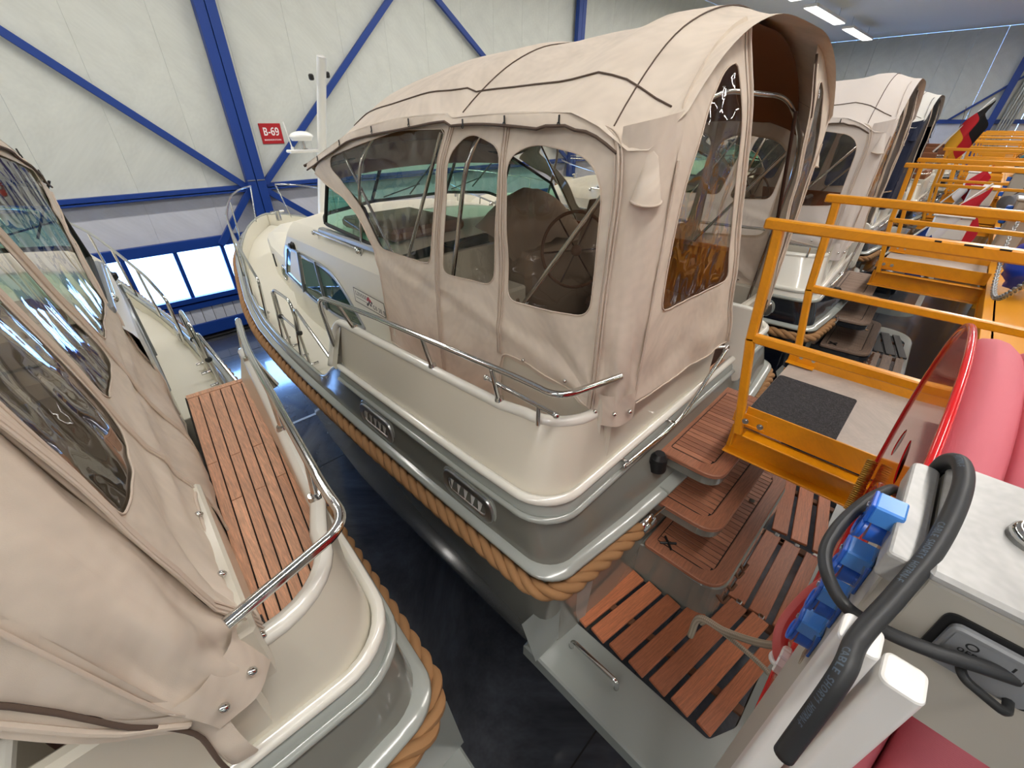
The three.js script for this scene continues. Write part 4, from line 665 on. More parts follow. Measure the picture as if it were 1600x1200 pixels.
    part('platform_wing', [-1, 1].map((s) => { const q = [[V(s * 1.62, 1.5, -0.12), V(s * 1.62, 1.25, 0.0)], [V(s * 1.34, 1.82, 0.03), V(s * 1.34, 1.27, 0.02)], [V(s * 1.2, 1.8, 0.07), V(s * 1.2, 1.25, 0.05)]]; return sheet(q); }), M.platformGel, p);
    part('bearer', [-1.0, -0.42, -0.41, 0.36, 0.37, 1.0].map((x) => bx(0.05, 0.03, 0.95, x, y - 0.035, 0.5)), M.brown, p);
    part('platform_handle', [-1, 1].map((s) => tube(bend([[s * 1.4, 1.25, 0.1], [s * 1.4, 1.32, 0.1], [s * 1.4, 1.32, 0.42], [s * 1.4, 1.25, 0.42]], 0.04), 0.014, 8)), M.steel, p);
    const TS = o.slats || SLAT;
    for (let i = 0; i < 7; i++) for (const k of [-1, 0, 1]) {
      let x0 = k ? 0.4 : 0, x1 = k ? 1.25 : 0; const zc = 0.09 + i * 0.135; let a = [k * 1.25, k * 0.405], L;
      if (k && i < 4) a[1] = k * (0.69 - (i === 3 ? 0.06 : 0)); if (!k) { if (i < 4) continue; a = [-0.395, 0.355]; }
      const mid2 = (a[0] + a[1]) / 2; L = Math.abs(a[0] - a[1]); const w = i === 6 ? 0.085 : 0.108;
      const g = cbox(L, 0.024, w, 0.004); if (k) g.rotateY(k * 0.17); part('slat', mv(g, mid2, y, zc + (k ? 0.15 * (1 - (Math.abs(mid2) - 0.4) / 0.85) - 0.05 : 0.07)), anyOf(TS), p);
    }
    part('hinge_clip', [[-0.4, 0.72], [-0.4, 0.86], [0.36, 0.72], [0.36, 0.86], [-0.4, 0.98], [0.36, 0.98]].map(([x, z]) => bx(0.035, 0.03, 0.035, x, y + 0.004, z, 0.006)), M.steel, p);
    // step box and three treads
    part('step_box', mv(slab(rrect(-0.68, 0.0, 0.68, 0.64, [0.02, 0.02, 0.16, 0.16]), 0.34, 0.01), 0, 1.22, 0), HM, t);
    for (const [hw, z0, z1, yy, r] of [[0.69, 0.12, 0.63, 1.6, 0.16], [0.63, 0.06, 0.5, 1.95, 0.14], [0.53, 0.0, 0.4, 2.25, 0.12]]) {
      const b = rrect(-hw, z0, hw, z1, [0.03, 0.03, r, r]); b.holes.push(rrect(-hw + 0.085, z0 + 0.05, hw - 0.085, z1 - 0.09, [0.02, 0.02, r * 0.6, r * 0.6], THREE.Path));
      const st = part('boarding_step', mv(slab(rrect(-hw + 0.012, z0, hw - 0.012, z1 - 0.012, [0.03, 0.03, r, r]), 0.075, 0.012), 0, yy - 0.105, 0), HM, t);
      part('tread_caulk', mv(slab(rrect(-hw + 0.01, z0 + 0.01, hw - 0.01, z1 - 0.01, [0.03, 0.03, r, r]), 0.026, 0.002), 0, yy - 0.03, 0), M.caulk, st);
      part('tread_border', mv(slab(b, 0.032, 0.005), 0, yy - 0.032, 0), TEAKD[0], st);
      const zi0 = z0 + 0.055, zi1 = z1 - 0.095, n = Math.floor((hw * 2 - 0.18) / 0.046), w = (hw * 2 - 0.18) / n;
      for (let i = 0; i < n; i++) { const x = -hw + 0.09 + w * (i + 0.5), e = Math.max(0, Math.abs(x) - (hw - 0.09 - r * 0.4)) * 0.35; part('plank', bx(w - 0.005, 0.031, zi1 - zi0 - e, x, yy - 0.0165, (zi0 + zi1 - e) / 2, 0.0015), anyOf(o.treads || TEAKD), st); }
    }
    part('tread_fitting', [cyl(0.02, 0.02, 0.012, 0.2, 1.605, 0.5, 12)], M.steel, t);
    part('tread_hinge', [rod([-0.62, 1.61, 0.2], [-0.55, 1.61, 0.28], 0.008), rod([-0.55, 1.61, 0.2], [-0.62, 1.61, 0.28], 0.008)], M.black, t);
    part('ladder_hook', [-0.62, -0.5, -0.38, -0.3].map((x, i) => tube(bend([[x, 1.5, 0.6 + i * 0.01], [x, 1.45, 0.66], [x + 0.03, 1.5, 0.67]], 0.02), 0.011, 6)), M.brown, t);
  }
  // cradle under the hull
  const cr = part('cradle_frame', [[-1.4], [-4.6]].flatMap(([z]) => [bx(2.0, 0.14, 0.16, 0, 0.07, z), ...[-1, 1].flatMap((s) => [beam([s * 0.85, 0.1, z], [s * 0.85, 0.62, z], 0.1, 0.1), bx(0.3, 0.06, 0.22, s * 0.8, 0.65, z)])]).concat([bx(0.2, 0.32, 4.5, 0, 0.28, -3)]), M.bottom, t);
  return t;
}
// ---------------------------------------------------------------- boats in the row
const main = yacht('motor_yacht', 'grey-hulled yacht with open view of its stern and pinkish-beige cockpit tent', { pos: [2.62, 0, -0.8], hull: M.gelHull, cloth: M.canvas, roof: M.canvas, both: true });
function recolour(c, map) { c.traverse((m) => { for (const [re, mat] of map) if (re.test(m.name) && m.isMesh) m.material = Array.isArray(mat) ? anyOf(mat) : mat; }); }
function strip(c, re) { const out = []; c.traverse((m) => { if (re.test(m.name)) out.push(m); }); out.forEach((m) => m.parent && m.parent.remove(m)); }
const leftOut = [];
dB = 0.1; dI = 0.115;
yacht('motor_yacht', 'cream-decked yacht at the left edge, its beige tent and glossy windows closest to the viewer', { pos: [-1.17, 0, -0.875], turn: -2.5 * Math.PI / 180, deckY: 2.6, wide: 0.06, hull: M.gelHull, cloth: M.canvas, roof: M.canvas, lean: true }).traverse((m) => { if (/^(seat_back|cushion|seat|stay|canopy_hoop|step_rail|helm_cover|console_cover|name_plate)/.test(m.name)) leftOut.push(m); });
leftOut.forEach((m) => m.parent.remove(m));
dB = dI = 0;
copyOf(main, 'dark-hulled yacht with white-grey tent just past the first yellow platform', [2.62 + 4.25, 0, -0.8], 0.045, null, (c) => (recolour(c, [[/^hull(_\d+)?$|^step_box|^boarding_step/, M.gelNavy], [/^(canopy_|valance|corner_flap|vent_cowl|front_skirt)/, S(0xd6cdc6, 0.85, { bumpMap: rep(weave, 14), bumpScale: 0.0006 })], [/^bulwark|^stern_wall|^ledge/, M.cap], [/^valance_edge|_seam|^front_piping/, M.seam], [/^slat|^tread_border|^plank/, SLATG]].concat([[/^canopy_hoop/, M.steel]])), c.traverse((m) => { if (/^slat/.test(m.name)) { m.geometry.computeBoundingBox(); if (m.geometry.boundingBox.min.x > 0.3) m.material = M.rubber; } })));
const FAR = /^plank|^slat|^blind|^stud|^turn_button|^spoke|^hem|^zip|^bearer|^hinge|^tread_|^stanchion_|^wiper|^rail_foot/;
copyOf(main, 'yacht under a navy-blue tent with a white roof, third boat back from the front', [2.62 + 8.5, 0, -0.95], 0, null, (c) => { strip(c, FAR); recolour(c, [[/^hull(_\d+)?$|^step_box|^boarding_step/, M.gelNavy], [/^(canopy_side|canopy_stern|canopy_corner|corner_flap|vent_)/, M.canvasNavy], [/^(canopy_roof|valance|front_skirt)/, M.canvasWhite], [/^window/, M.gasket], [/^bulwark|^stern_wall|^ledge/, M.cap]]); });
for (let i = 3; i < 7; i++) copyOf(main, `${ORD[i]} boat after the left-edge one, mostly hidden by yellow railings`, [2.62 + 4.25 * i, 0, -0.9 + 0.1 * (i % 2)], 0, 'yachts far down the row', (c) => { strip(c, new RegExp(FAR.source + '|^canopy_roof|^canopy_hoop|^canopy_c|^canopy_s|^stay|^stern_zip|^stern_hem')); if (i % 2) recolour(c, [[/^hull(_\d+)?$/, M.gelNavy]]); });
{ // signal mast with crosstree, radar and whip aerial on the first yacht's foredeck
  const m = part('signal_mast', [tube([V(0, 2.7, -5.75), V(0, 4.6, -4.75)], (u) => lerp(0.062, 0.05, u), 14)], M.mastWhite, main);
  part('crosstree', [bx(0.9, 0.035, 0.14, 0.05, 3.69, -5.28, 0.012), bx(0.12, 0.1, 0.05, 0, 3.64, -5.26, 0.01)], M.mastWhite, m);
  part('radar', [mv(new THREE.SphereGeometry(0.14, 18, 8, 0, 7, 0, 1.57).scale(1, 0.45, 1), -0.2, 3.84, -5.28), cyl(0.14, 0.12, 0.04, -0.2, 3.82, -5.28, 18)], M.mastWhite, m);
  part('radar_stalk', [cyl(0.022, 0.03, 0.1, -0.2, 3.75, -5.28), cyl(0.05, 0.05, 0.012, -0.2, 3.71, -5.28)], M.steel, m);
  part('whip_aerial', [rod([-0.34, 3.72, -5.28], [-0.36, 4.0, -5.32], 0.008), cyl(0.016, 0.018, 0.04, -0.34, 3.72, -5.28)], M.mastWhite, m);
  part('mast_light', [bx(0.05, 0.06, 0.05, -0.11, 4.42, -4.86, 0.012), bx(0.05, 0.06, 0.05, 0.08, 4.45, -4.86, 0.012)], M.black, m);
}
// ---------------------------------------------------------------- the yellow gantry
const PF = 2.55;
function platform(x0, x1, label, near) {
  const t = thing('boarding_platform', label, 'platform', [0, PF, 0]); const Y = near ? M.yellow : M.yellowFar, za = -0.46, zb = 0.46, w = x1 - x0;
  part('floor_plate', bx(w - 0.06, 0.012, zb - za, (x0 + x1) / 2, -0.006, (za + zb) / 2, 0.002), near ? M.plate : M.plateFar, t);
  for (const [x, s] of [[x0, 1], [x1, -1]]) {
    part('toe_board', bx(0.008, 0.13, zb - za - 0.03, x + s * 0.03, 0.055, (za + zb) / 2 + 0.015, 0.002), Y, t);
    part('rail_post', [beam([x, -0.05, za + 0.03], [x, 0.52, za - 0.06], 0.042, 0.042, 0.006, V(1, 0, 0)), beam([x, 0.5, za - 0.057], [x, 1.06, za - 0.09], 0.042, 0.042, 0.006, V(1, 0, 0))], Y, t);
    part('rail_post', beam([x, 0.032, zb + 0.3], [x, 1.06, zb + 0.3], 0.042, 0.042, 0.006, V(1, 0, 0)), Y, t);
    part('top_rail', bx(0.05, 0.045, 1.62, x, 1.06, za + 0.66, 0.006), Y, t);
    part('mid_rail', bx(0.04, 0.045, 1.42, x, 0.52, za + 0.66, 0.006), Y, t);
    part('bracket', [bx(0.07, 0.006, 0.17, x + s * 0.05, 0.012, za + 0.06), bx(0.006, 0.07, 0.17, x + s * 0.026, 0.04, za + 0.06)], Y, t);
    for (let i = 0; i < 2; i++) part('bolt', [cyl(0.012, 0.012, 0.012, x + s * 0.022 * (x === x0 ? -1.2 : 1.4), 0.055, za + 0.05 + i * 0.075, 6, 'x'), cyl(0.017, 0.017, 0.003, x + s * 0.018 * (x === x0 ? -1.2 : 1.4), 0.055, za + 0.05 + i * 0.075, 12, 'x')], M.alu, t);
    part('side_channel', [bx(0.07, 0.012, zb - za - 0.02, x + s * 0.0, -0.035, (za + zb) / 2 + 0.05), bx(0.01, 0.16, zb - za + 0.1, x + s * 0.06, -0.12, (za + zb) / 2 + 0.03), bx(0.09, 0.012, zb - za + 0.1, x + s * 0.04, -0.2, (za + zb) / 2 + 0.03)], Y, t);
  }
  part('front_channel', [bx(w, 0.14, 0.012, (x0 + x1) / 2, -0.09, za + 0.01)], Y, t);
  return t;
}
const first = platform(2.24, 3.29, 'nearest yellow steel boarding platform with grey floor and dark mat', true);
[[0.0, 0.05], [0.09, 0.03], [0.17, 0.02], [0.42, 0.14], [-0.08, 0.02]].forEach(([z, L]) => part('paint_chip', bx(0.004, 0.006, L, 2.24 - 0.024, 1.079, z + L / 2 + 0.05, 0.001), M.caulk, first));
platform(6.49, 7.52, 'second yellow boarding platform with a pale clean floor, past the dark hull', true);
const HX = [10.9, 15.2, 19.4, 23.7, 27.9, 32.2];
HX.forEach((x, i) => platform(x - 0.05, x + 0.95, i ? `${ORD[i + 2]} yellow boarding platform counted from the front` : 'third yellow boarding platform, behind the hanging Dutch flag', false));
scene.children.filter((o) => /counted from the front/.test(o.userData.label || '')).forEach((o) => { o.userData.group = 'distant boarding platforms'; });
whole('door_mat', mv(slab(rrect(2.425, -0.455, 2.995, -0.02, [0.03, 0.03, 0.02, 0.02]), 0.012, 0.003), 0, PF + 0.0005, 0), M.mat, 'charcoal flecked rubber mat on the nearest platform floor', 'mat');
{
  const t = thing('gantry_walkway', 'long yellow steel walkway running behind the yacht sterns', 'walkway', [18, 0, 1.05]);
  const WL = 35.9, WC = 1.4 + 1.05;
  part('walkway_floor', bx(WL, 0.02, 1.1, WC, PF + 0.02, 0.02, 0.003), M.yellowFar, t);
  part('edge_channel', [bx(WL, 0.16, 0.012, WC, PF - 0.06, -0.57), bx(WL, 0.012, 0.08, WC, PF + 0.024, -0.55), bx(WL, 0.012, 0.08, WC, PF - 0.14, -0.55)], M.yellowFar, t);
  part('kerb_plate', beam([-14.4, PF + 0.02, -0.18], [18, PF + 0.02, -0.18], 0.012, 0.12), M.yellowFar, t);
  part('cable_channel', beam([-14.6, PF + 0.09, 0.1], [18, PF + 0.09, 0.1], 0.34, 0.12, 0.01), M.yellow, t);
  for (let i = 0; i < 9; i++) part('leg', bx(0.16, PF, 0.16, -15.2 + i * 4.2, PF / 2 - 0.02, 0.1, 0.01), M.yellowFar, t);
  for (let i = 0; i < 9; i++) { const x = -17 + i * 4.25 + 2.1; if (i === 0) continue; part('rail_post', bx(0.045, 1.1, 0.045, x, PF + 0.55, 0.52), M.yellowFar, t); part('rear_rail', [bx(4.2, 0.045, 0.045, x + 2.1, PF + 1.08, 0.52), bx(4.2, 0.04, 0.04, x + 2.1, PF + 0.55, 0.52)], M.yellowFar, t); }
  for (let i = 0; i < 14; i++) part('hazard_stripe', bx(0.1, 0.004, 0.05, -14.2 + i * 0.2, PF + 0.152, -0.05, 0.001), i % 2 ? M.black : M.yellow, t);
}
whole('steel_angle', [bx(0.07, 0.5, 0.012, 3.74, PF - 0.02, 0.45), bx(0.012, 0.5, 0.07, 3.77, PF - 0.02, 0.42)], M.yellow, 'short yellow angle bracket behind the reel top', 'bracket');
whole('white_rod', rod([2.9, 2.62, 0.72], [3.15, 3.2, 0.7], 0.011), M.white, 'thin white rod slanting up behind the red hose reel', 'rod');
{ // chain across the gap, link by link
  const t = thing('safety_chain', 'galvanised steel chain drooping between yellow rails', 'chain', [0, 0, 0]);
  const c = new THREE.CatmullRomCurve3([[3.32, 3.58, 0.62], [4.2, 3.12, 0.47], [4.6, 2.93, 0.45], [5.03, 2.8, 0.45], [5.53, 2.76, 0.45], [6.3, 2.86, 0.45], [6.9, 3.02, 0.45], [7.5, 3.35, 0.5]].map((p) => V(...p)), false, 'centripetal'), n = Math.round(c.getLength() / 0.046);
  const link = mv(new THREE.TorusGeometry(0.017, 0.0058, 6, 14).scale(1.75, 1, 1), 0, 0, 0);
  const pts = c.getSpacedPoints(n);
  for (let i = 0; i < n; i++) { const m = part('link', link, M.alu, t), d = V().subVectors(pts[i + 1], pts[i]).normalize(); m.position.copy(pts[i]).lerp(pts[i + 1], 0.5); m.quaternion.setFromUnitVectors(V(1, 0, 0), d); m.rotateX(i % 2 ? 0.8 : 0.8 + Math.PI / 2); }
}
// ---------------------------------------------------------------- hose reel
{
  const C = [1.12, 2.905, 0.128], R = 0.74, t = thing('hose_reel', 'large red steel reel wound with pink hose, right foreground', 'hose reel', C); t.rotation.x = -0.03;
  const flange = (z, name) => {
    const s = new THREE.Shape(); s.absarc(0, 0, R, 0, Math.PI * 2); for (let i = 0; i < 8; i++) { const a = i / 8 * 6.2832, h = new THREE.Path(); h.absellipse(Math.cos(a) * 0.45, Math.sin(a) * 0.45, 0.085, 0.035, 0, Math.PI * 2, false, a + 1.57); s.holes.push(h); }
    const f = part(name, mv(new THREE.ExtrudeGeometry(s, { depth: 0.003, bevelEnabled: false, curveSegments: 64 }), 0, 0, z), M.red, t);
    part('rim', mv(new THREE.TorusGeometry(R, 0.0075, 8, 96), 0, 0, z), M.red, f); part('stiffening_ring', mv(new THREE.TorusGeometry(R * 0.42, 0.008, 6, 48), 0, 0, z), M.red, f);
    part('hub', cyl(0.09, 0.09, 0.03, 0, 0, z, 24, 'z'), M.black, f);
  };
  flange(0, 'front_flange'); flange(0.52, 'rear_flange');
  part('drum', cyl(0.54, 0.54, 0.5, 0, 0, 0.26, 40, 'z'), M.red, t);
  for (let i = 0; i < 6; i++) part('hose_turn', mv(new THREE.TorusGeometry(0.678 - (i === 2 ? 0.03 : 0) + rr(-0.008, 0.006), 0.042, 14, 72).rotateX(rr(-0.02, 0.02)).rotateY(rr(-0.03, 0.03)), rr(-0.008, 0.008), rr(-0.008, 0.008), 0.048 + i * 0.085), M.hose, t);
  for (let i = 0; i < 5; i++) part('hose_turn', mv(new THREE.TorusGeometry(0.6, 0.042, 12, 60), 0, 0, 0.09 + i * 0.085), M.hose, t);
  part('stand', [beam([0, -2.88, 0.6], [0, 0.04, 0.6], 0.1, 0.1), bx(0.4, 0.02, 0.4, 0, -2.88, 0.6), rod([0, 0, -0.02], [0, 0, 0.6], 0.03)], M.black, t);
  const sp = []; for (let i = 0; i < 26; i++) sp.push(mv(new THREE.TorusGeometry(0.014, 0.003, 5, 12), 0, 0, i * 0.0075)); part('brass_spring', join(sp).applyMatrix4(new THREE.Matrix4().lookAt(V(0.4, -0.1, 0), V(0.3, -0.22, 0.0), V(0, 0, 1)).setPosition(0.44, -0.06, -0.02)), M.brass, t);
}
whole('red_hose', tube(spline([[1.35, 3.02, 0.2], [1.189, 3.066, 0.15], [0.994, 3.099, 0.12], [0.859, 3.089, 0.077], [0.768, 3.059, 0.064], [0.732, 3.035, 0.078], [0.72, 2.98, 0.11], [0.74, 2.8, 0.13]], 70), 0.0145, 12), M.hoseThin, 'thin red hose tail looping down beside the blue sockets', 'hose');
{ const t = thing('hose_clip', 'white plastic clip holding the end of the thin red hose', 'clip', [0.725, 3.03, 0.085]); [-0.6, 0, 0.6, 1.2].forEach((a, i) => part('segment', mv(cbox(0.024, 0.012, 0.018, 0.003).rotateZ(a), Math.cos(a + 1.8) * 0.026, Math.sin(a + 1.8) * 0.026, 0), M.white, t)); part('band', new THREE.TorusGeometry(0.019, 0.006, 6, 18).rotateX(1.2), M.white, t); }
const braid = tex(64, 64, (u, v) => { const k = 0.5 + 0.5 * Math.sin((u + v) * 6.2832 * 2) * Math.sin((u - v) * 6.2832 * 2); return [150 + 60 * k, 140 + 58 * k, 122 + 55 * k]; });
const MB = S(0xffffff, 0.7, { map: rep(braid, 30, 16) });
whole('mooring_line', tube(spline([[1.44, 1.8, -0.17], [1.453, 1.953, -0.161], [1.436, 2.005, -0.057], [1.404, 2.117, 0.062], [1.327, 2.311, 0.147], [1.281, 2.47, 0.211], [1.3, 2.55, 0.3]], 60), 0.016, 10), MB, 'thick pale braided line running from the slats towards the blue sockets', 'rope');
whole('mooring_line', tube(spline([[1.47, 1.9, -0.15], [1.456, 1.957, -0.129], [1.419, 2.007, 0.006], [1.356, 2.063, 0.144], [1.255, 2.147, 0.219], [1.15, 2.3, 0.35]], 50), 0.011, 10), MB, 'thinner grey braided line under the thick pale one', 'rope');
// ---------------------------------------------------------------- power pedestal
{
  const t = thing('power_pedestal', 'white steel power box with chrome lock and on-off switch in the front corner', 'power box', [0.43, PF, 0.1]);
  part('housing', [bx(0.2, 0.18, 0.4, 0.1, 1.01, 0.2, 0.004), bx(0.14, 0.1, 0.016, 0.1, 0.98, -0.006, 0.003)], M.boxSide, t);
  part('lid', bx(0.204, 0.012, 0.404, 0.1, 1.104, 0.202, 0.004), M.boxTop, t);
  const lock = part('lock', mv(lathe([[0.0, 0.004], [0.008, 0.004], [0.009, 0.012], [0.017, 0.013], [0.021, 0.009], [0.022, 0], [0, 0]], 24), 0.105, 1.11, 0.068), M.steel, t); part('keyhole', cyl(0.0075, 0.0075, 0.003, 0.105, 1.116, 0.068, 16), M.black, lock);
  const cv = document.createElement('canvas'); cv.width = 256; cv.height = 192; const c = cv.getContext('2d'); c.fillStyle = '#85878a'; c.fillRect(0, 0, 256, 192); c.fillStyle = c.strokeStyle = '#191a1c'; c.font = 'bold 30px sans-serif'; c.lineWidth = 6; c.beginPath(); c.ellipse(60, 34, 16, 15, 0, 0, 7); c.stroke(); c.fillText('OFF', 30, 82); c.fillRect(170, 20, 7, 26); c.fillText('ON', 170, 82);
  const tx = new THREE.CanvasTexture(cv); tx.colorSpace = THREE.SRGBColorSpace;
  const sw = part('switch_plate', mv(new THREE.ExtrudeGeometry(rrect(-0.031, -0.025, 0.031, 0.025, 0.007), { depth: 0.004, bevelEnabled: true, bevelSize: 0.002, bevelThickness: 0.002, bevelSegments: 1 }).rotateY(-Math.PI / 2), -0.004, 1.046, 0.064), S(0x85878a, 0.45), t);
  part('switch_recess', mv(new THREE.ExtrudeGeometry(rrect(-0.039, -0.032, 0.039, 0.032, 0.01), { depth: 0.003, bevelEnabled: false }).rotateY(-Math.PI / 2), 0.0005, 1.046, 0.064), M.black, sw);
  part('switch_print', mv(new THREE.PlaneGeometry(0.058, 0.0435).rotateY(-Math.PI / 2), -0.0108, 1.046, 0.064), S(0xffffff, 0.45, { map: tx }), sw);
  part('switch_handle', tube(bend([[-0.011, 1.044, 0.048], [-0.028, 1.04, 0.05], [-0.028, 1.028, 0.084], [-0.011, 1.025, 0.086]], 0.014, 6), 0.004, 8), M.rubber, sw);
}
{
  const t = thing('socket_column', 'narrow box with four blue sockets under a white cap', 'socket box', [0.44, PF, 0.073]);
  part('column', [bx(0.17, 1.06, 0.014, 0.085, 0.55, 0.012, 0.002), bx(0.1, PF + 0.05, 0.014, 0.085, -PF / 2 + 0.025, 0.012, 0.002)], M.boxSide, t);
  part('cap', mv(new THREE.ExtrudeGeometry(rrect(-0.002, 0.0, 0.175, 0.02, [0.002, 0.008, 0.008, 0.002]), { depth: 0.026, bevelEnabled: true, bevelSize: 0.003, bevelThickness: 0.004, bevelSegments: 2 }).rotateX(Math.PI / 2), 0, 1.098, 0.001), M.boxTop, t);
  part('sticker', bx(0.05, 0.02, 0.001, 0.13, 1.055, 0.0042, 0.0003), S(0xe8c81a, 0.5), t);
  for (let i = 0; i < 4; i++) {
    const y = 1.078 - i * 0.072, x = 0.062;
    const k = part('socket', [bx(0.03, 0.024, 0.026, x, y + 0.018, -0.009, 0.002)], M.socketLight, t);
    part('socket_body', [cyl(0.0125, 0.015, 0.02, x, y - 0.01, -0.006, 20, 'z'), bx(0.033, 0.048, 0.005, x, y - 0.002, 0.003, 0.0015), bx(0.0302, 0.0236, 0.004, x, y + 0.018, -0.023, 0.001)], M.socket, k);
    part('socket_lid', [mv(cyl(0.0148, 0.0148, 0.005, 0, 0, 0, 24, 'z').rotateX(0.1), x, y - 0.011, -0.021), mv(new THREE.TorusGeometry(0.0138, 0.0024, 8, 24).rotateX(0.1), x, y - 0.011, -0.0235)], M.socket, k);
    part('screw', cyl(0.0035, 0.0035, 0.004, x, y + 0.018, -0.025, 10, 'z'), M.alu, k);
    part('clear_flap', bx(0.02, 0.045, 0.002, x - 0.026, y, -0.002, 0.0006), M.vinyl, k);
  }
}
const nearer = (pts, k) => pts.map(([x, y, z]) => [x * k, 4 + (y - 4) * k, z * k]);
{
  const mk = (pts, r, label) => {
    const cv = document.createElement('canvas'); cv.width = 512; cv.height = 128; const c = cv.getContext('2d'); c.fillStyle = '#2a2b2d'; c.fillRect(0, 0, 512, 128); c.fillStyle = '#4c5a68'; c.font = 'bold 20px sans-serif'; c.textAlign = 'center'; c.fillText('CABLE  SHORT1  H07RN-F', 256, 72);
    const x = new THREE.CanvasTexture(cv); x.colorSpace = THREE.SRGBColorSpace; x.wrapS = x.wrapT = THREE.RepeatWrapping; x.repeat.set(-1 / 0.17, 1 / (Math.PI * 2 * r)); x.offset.set(0, 0.1);
    const t = thing('power_cable', label, 'cable'); part('jacket', tube(spline(pts, 160), r, 18), S(0xffffff, 0.5, { map: x }), t); return t;
  };
  const p = nearer([[0.4, 3.3, 0.1], [0.451, 3.447, 0.104], [0.505, 3.447, 0.108], [0.585, 3.475, 0.127], [0.66, 3.508, 0.143], [0.752, 3.534, 0.152], [0.825, 3.54, 0.153], [0.872, 3.534, 0.147], [0.9, 3.51, 0.139], [0.915, 3.45, 0.138], [0.92, 3.3, 0.138]], 0.69);
  mk(p, 0.0085, 'thick black cable arched over the top of the white power box');
  mk(nearer([[1.0, 3.35, 0.12], [0.895, 3.418, 0.098], [0.809, 3.429, 0.07], [0.716, 3.419, 0.05], [0.669, 3.405, 0.05], [0.636, 3.393, 0.066], [0.618, 3.374, 0.1], [0.603, 3.386, 0.143], [0.606, 3.395, 0.188], [0.624, 3.398, 0.237], [0.655, 3.388, 0.294]], 0.66), 0.0064, 'thinner black cable looping round in front of the blue sockets');
}
for (const [x, y, z, l] of [[0.36, 3.618, 0.077, 'left of two white rounded post tops at the lower edge'], [0.355, 3.606, 0.112, 'right of two white rounded post tops at the lower edge']]) {
  const t = thing('guard_post', l, 'post', [x, 0, z]); part('tube', mv(new THREE.ExtrudeGeometry(rrect(-0.014, -0.0125, 0.014, 0.0125, 0.005), { depth: y - 0.01, bevelEnabled: true, bevelSize: 0.003, bevelThickness: 0.003, bevelSegments: 2 }).rotateX(-Math.PI / 2), 0, 0.005, 0), M.white, t); part('end_cap', bx(0.024, 0.004, 0.021, 0, y - PF - 0.001, 0, 0.001), M.white, t);
}
// ---------------------------------------------------------------- flags and clutter further along
function flag(label, base, top, stripes, drop) {
  const t = thing('flag', label, 'flag', base), b = V(0, 0, 0), e = V(...top).sub(V(...base));
  part('pole', tube([b, e], 0.014, 8), M.white, t);
  stripes.forEach((c, i) => { const rows = []; for (let k = 0; k <= 8; k++) { const h = lerp(0.97, 0.3, (i + k / 8) / 3), row = []; for (let j = 0; j <= 16; j++) { const v = j / 16, p = e.clone().multiplyScalar(h); row.push(p.add(V(0.06 * Math.sin(v * 7 + h * 5), -drop * v, 0.16 * v * drop + 0.04 * Math.sin(v * 9 + h * 8)))); } rows.push(row); } part('stripe', sheet(rows), S(c, 0.8), t); });
}
flag('German flag in black, red and gold on a slanting white pole', [11.2, 3.55, -0.75], [11.2, 4.32, -0.3], [0x17171a, 0xc2222c, 0xe0a52a], 0.5);
flag('Dutch flag hanging in red, white and blue from a slanting pole', [8.9, 2.2, -0.62], [8.9, 3.3, 0.16], [0xc41c30, 0xe9e7ea, 0x173a86], 0.8);
flag('small red flag rolled at its pole behind the railings', [13.6, 2.5, -0.4], [13.6, 3.3, 0.1], [0xc41c30, 0xc41c30, 0xe9e7ea], 0.35);
const clutterBeige = S(0xa8957c, 0.9), clutterGrey = S(0x6e6f74, 0.9), clutterBlue = S(0x25406e, 0.8), clutterTeal = S(0x2f7f96, 0.7);
const rolls = [[8.2, 3.0, 0.72, clutterBeige, 'beige'], [9.0, 2.9, 1.1, clutterGrey, 'grey'], [9.9, 2.95, 0.75, clutterBlue, 'blue'], [10.6, 2.82, 1.1, clutterBeige, 'beige'], [11.5, 3.05, 0.7, clutterGrey, 'grey'], [12.6, 3.15, 0.8, clutterBeige, 'beige'], [13.6, 3.0, 1.1, clutterBeige, 'beige'], [14.8, 3.2, 0.8, clutterTeal, 'teal'], [16.5, 3.25, 0.75, clutterBeige, 'beige'], [18.3, 3.1, 0.9, clutterGrey, 'grey'], [21, 3.3, 0.8, clutterTeal, 'teal'], [24, 3.3, 0.85, clutterBeige, 'beige']];
rolls.forEach(([x, y, z, m, col], i) => {
  const t = thing('rolled_tarpaulin', `${col} rolled tarpaulin on the yellow walkway, ${ORD[i]} roll counted from the front`, 'tarpaulin', [x, PF + 0.03, z], rr(-0.3, 0.3), `${col} tarpaulins on the walkway`), L = rr(0.9, 1.5), R = rr(0.11, 0.17), H = y - PF - 0.1;
  const path = spline([[-L / 2, H * 0.4 + R * 0.8, -0.08], [-L / 6, H * 0.8, 0.05], [L / 5, H * 0.7, -0.04], [L / 2, R, 0.1]], 24);
  part('roll', tube(path, (u) => R * (0.85 + 0.2 * Math.sin(u * 11 + i)), 12), m, t); part('strap', [0.3, 0.7].map((u) => mv(new THREE.TorusGeometry(R * 1.05, 0.012, 5, 18).rotateY(Math.PI / 2), path[Math.floor(u * 24)].x, path[Math.floor(u * 24)].y, path[Math.floor(u * 24)].z)), M.seam, t);
});
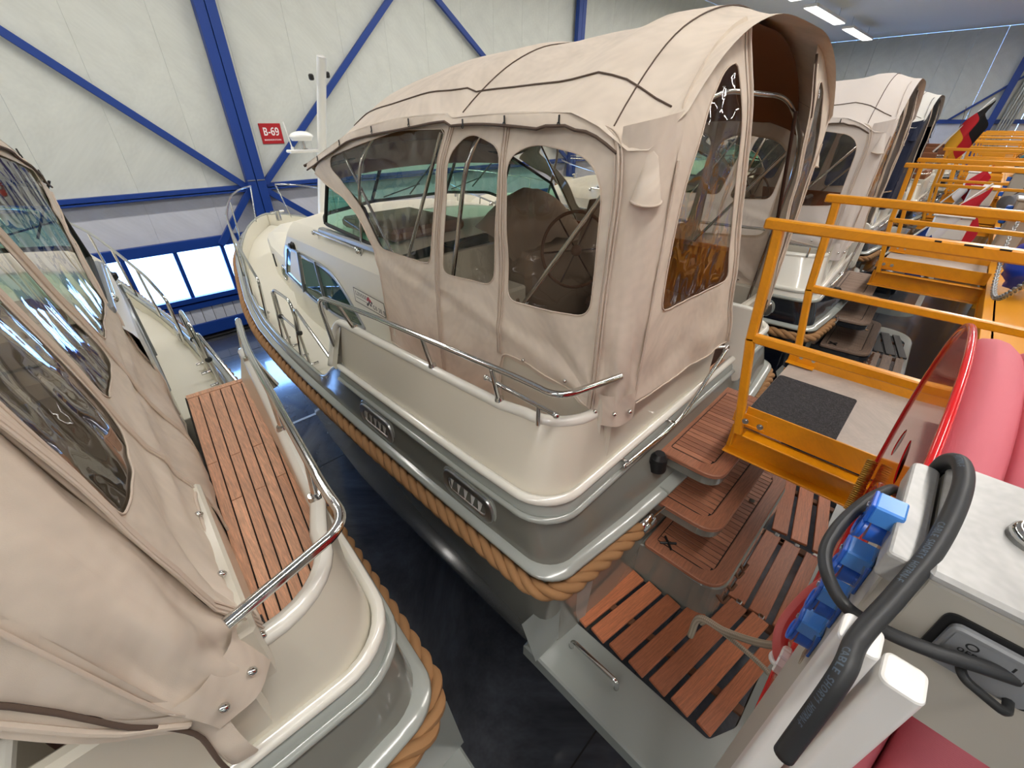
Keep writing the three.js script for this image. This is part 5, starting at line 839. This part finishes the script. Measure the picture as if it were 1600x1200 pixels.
for (const [x, l] of [[7.75, 'grey power pedestal with blue sockets beside the second platform'], [11.95, 'grey power pedestal beside the third platform']]) {
  const t = thing('power_pedestal', l, 'power box', [x, PF, 0.5]); part('housing', [bx(0.3, 0.55, 0.2, 0, 0.42, 0, 0.015), bx(0.18, 0.3, 0.12, 0, 0.1, 0)], M.boxSide, t); part('lid', bx(0.33, 0.03, 0.23, 0, 0.71, 0, 0.01), M.boxTop, t); part('socket', [0, 1, 2].map((i) => bx(0.07, 0.07, 0.06, -0.06, 0.6 - i * 0.12, -0.13, 0.01)), M.socket, t);
}
{ const t = thing('blue_bag', 'bright blue plastic bag hanging on the walkway rail', 'bag', [6.2, 2.6, 0.62]); const rows = []; for (let i = 0; i <= 10; i++) { const v = i / 10, w = 0.19 * Math.sqrt(Math.sin(Math.max(0.06, v) * 2.9)) + 0.02, row = []; for (let j = 0; j <= 20; j++) { const a = j / 20 * 6.2832; row.push(V(Math.cos(a) * w * 1.3 + 0.02 * n2(v * 4, a), 0.05 + v * 0.42, Math.sin(a) * w * 0.7 + 0.02 * n2(a, v * 5))); } rows.push(row); } part('bag', sheet(rows), S(0x1c3fb8, 0.35), t); part('handle', tube(bend([[-0.06, 0.44, 0], [-0.04, 0.6, 0], [0.04, 0.6, 0], [0.06, 0.44, 0]], 0.03), 0.01, 6), S(0x1c3fb8, 0.35), t); }
{ const t = thing('green_bucket', 'green plastic bucket on the yellow walkway at the right edge', 'bucket', [5.9, PF + 0.15, 0.98]); part('shell', lathe([[0.1, 0], [0.105, 0.01], [0.14, 0.27], [0.15, 0.28], [0.14, 0.285], [0.1, 0.02], [0, 0.015]], 24), S(0x0d6b43, 0.5), t); part('handle', mv(new THREE.TorusGeometry(0.14, 0.005, 6, 20, Math.PI).rotateX(0.6), 0, 0.27, 0), M.alu, t); }
for (let i = 0; i < 3; i++) { const t = thing('white_locker', `low white deck locker ${['beside the third', 'beside the fourth', 'beside the fifth'][i]} yellow platform`, 'box', [9.0 + i * 4.25, 2.55 + (i ? 0 : 0.0), -0.05 + (i % 2) * 0.2], 0, 'white lockers down the row'); part('body', bx(0.9, 0.3, 0.4, 0.3, 0.15, 0, 0.02), M.white, t); part('lid', bx(0.94, 0.03, 0.44, 0.3, 0.315, 0, 0.01), M.white, t); }
for (const [x, z, h, l] of [[16.5, -5, 5.6, 'slim white mast with spreaders against the far wall'], [20.5, -3.2, 5.2, 'second white mast near the far wall']]) { const t = thing('boat_mast', l, 'mast', [x, 2.5, z]); part('pole', tube([V(0, 0, 0), V(0, h - 2.5, 0)], (u) => lerp(0.07, 0.04, u), 10), M.mastWhite, t); part('spreader', [rod([-0.35, 1.6, 0], [0.35, 1.6, 0], 0.025), bx(0.3, 0.06, 0.12, 0.1, 1.75, 0)], M.mastWhite, t); }
renderer.render(scene, camera);
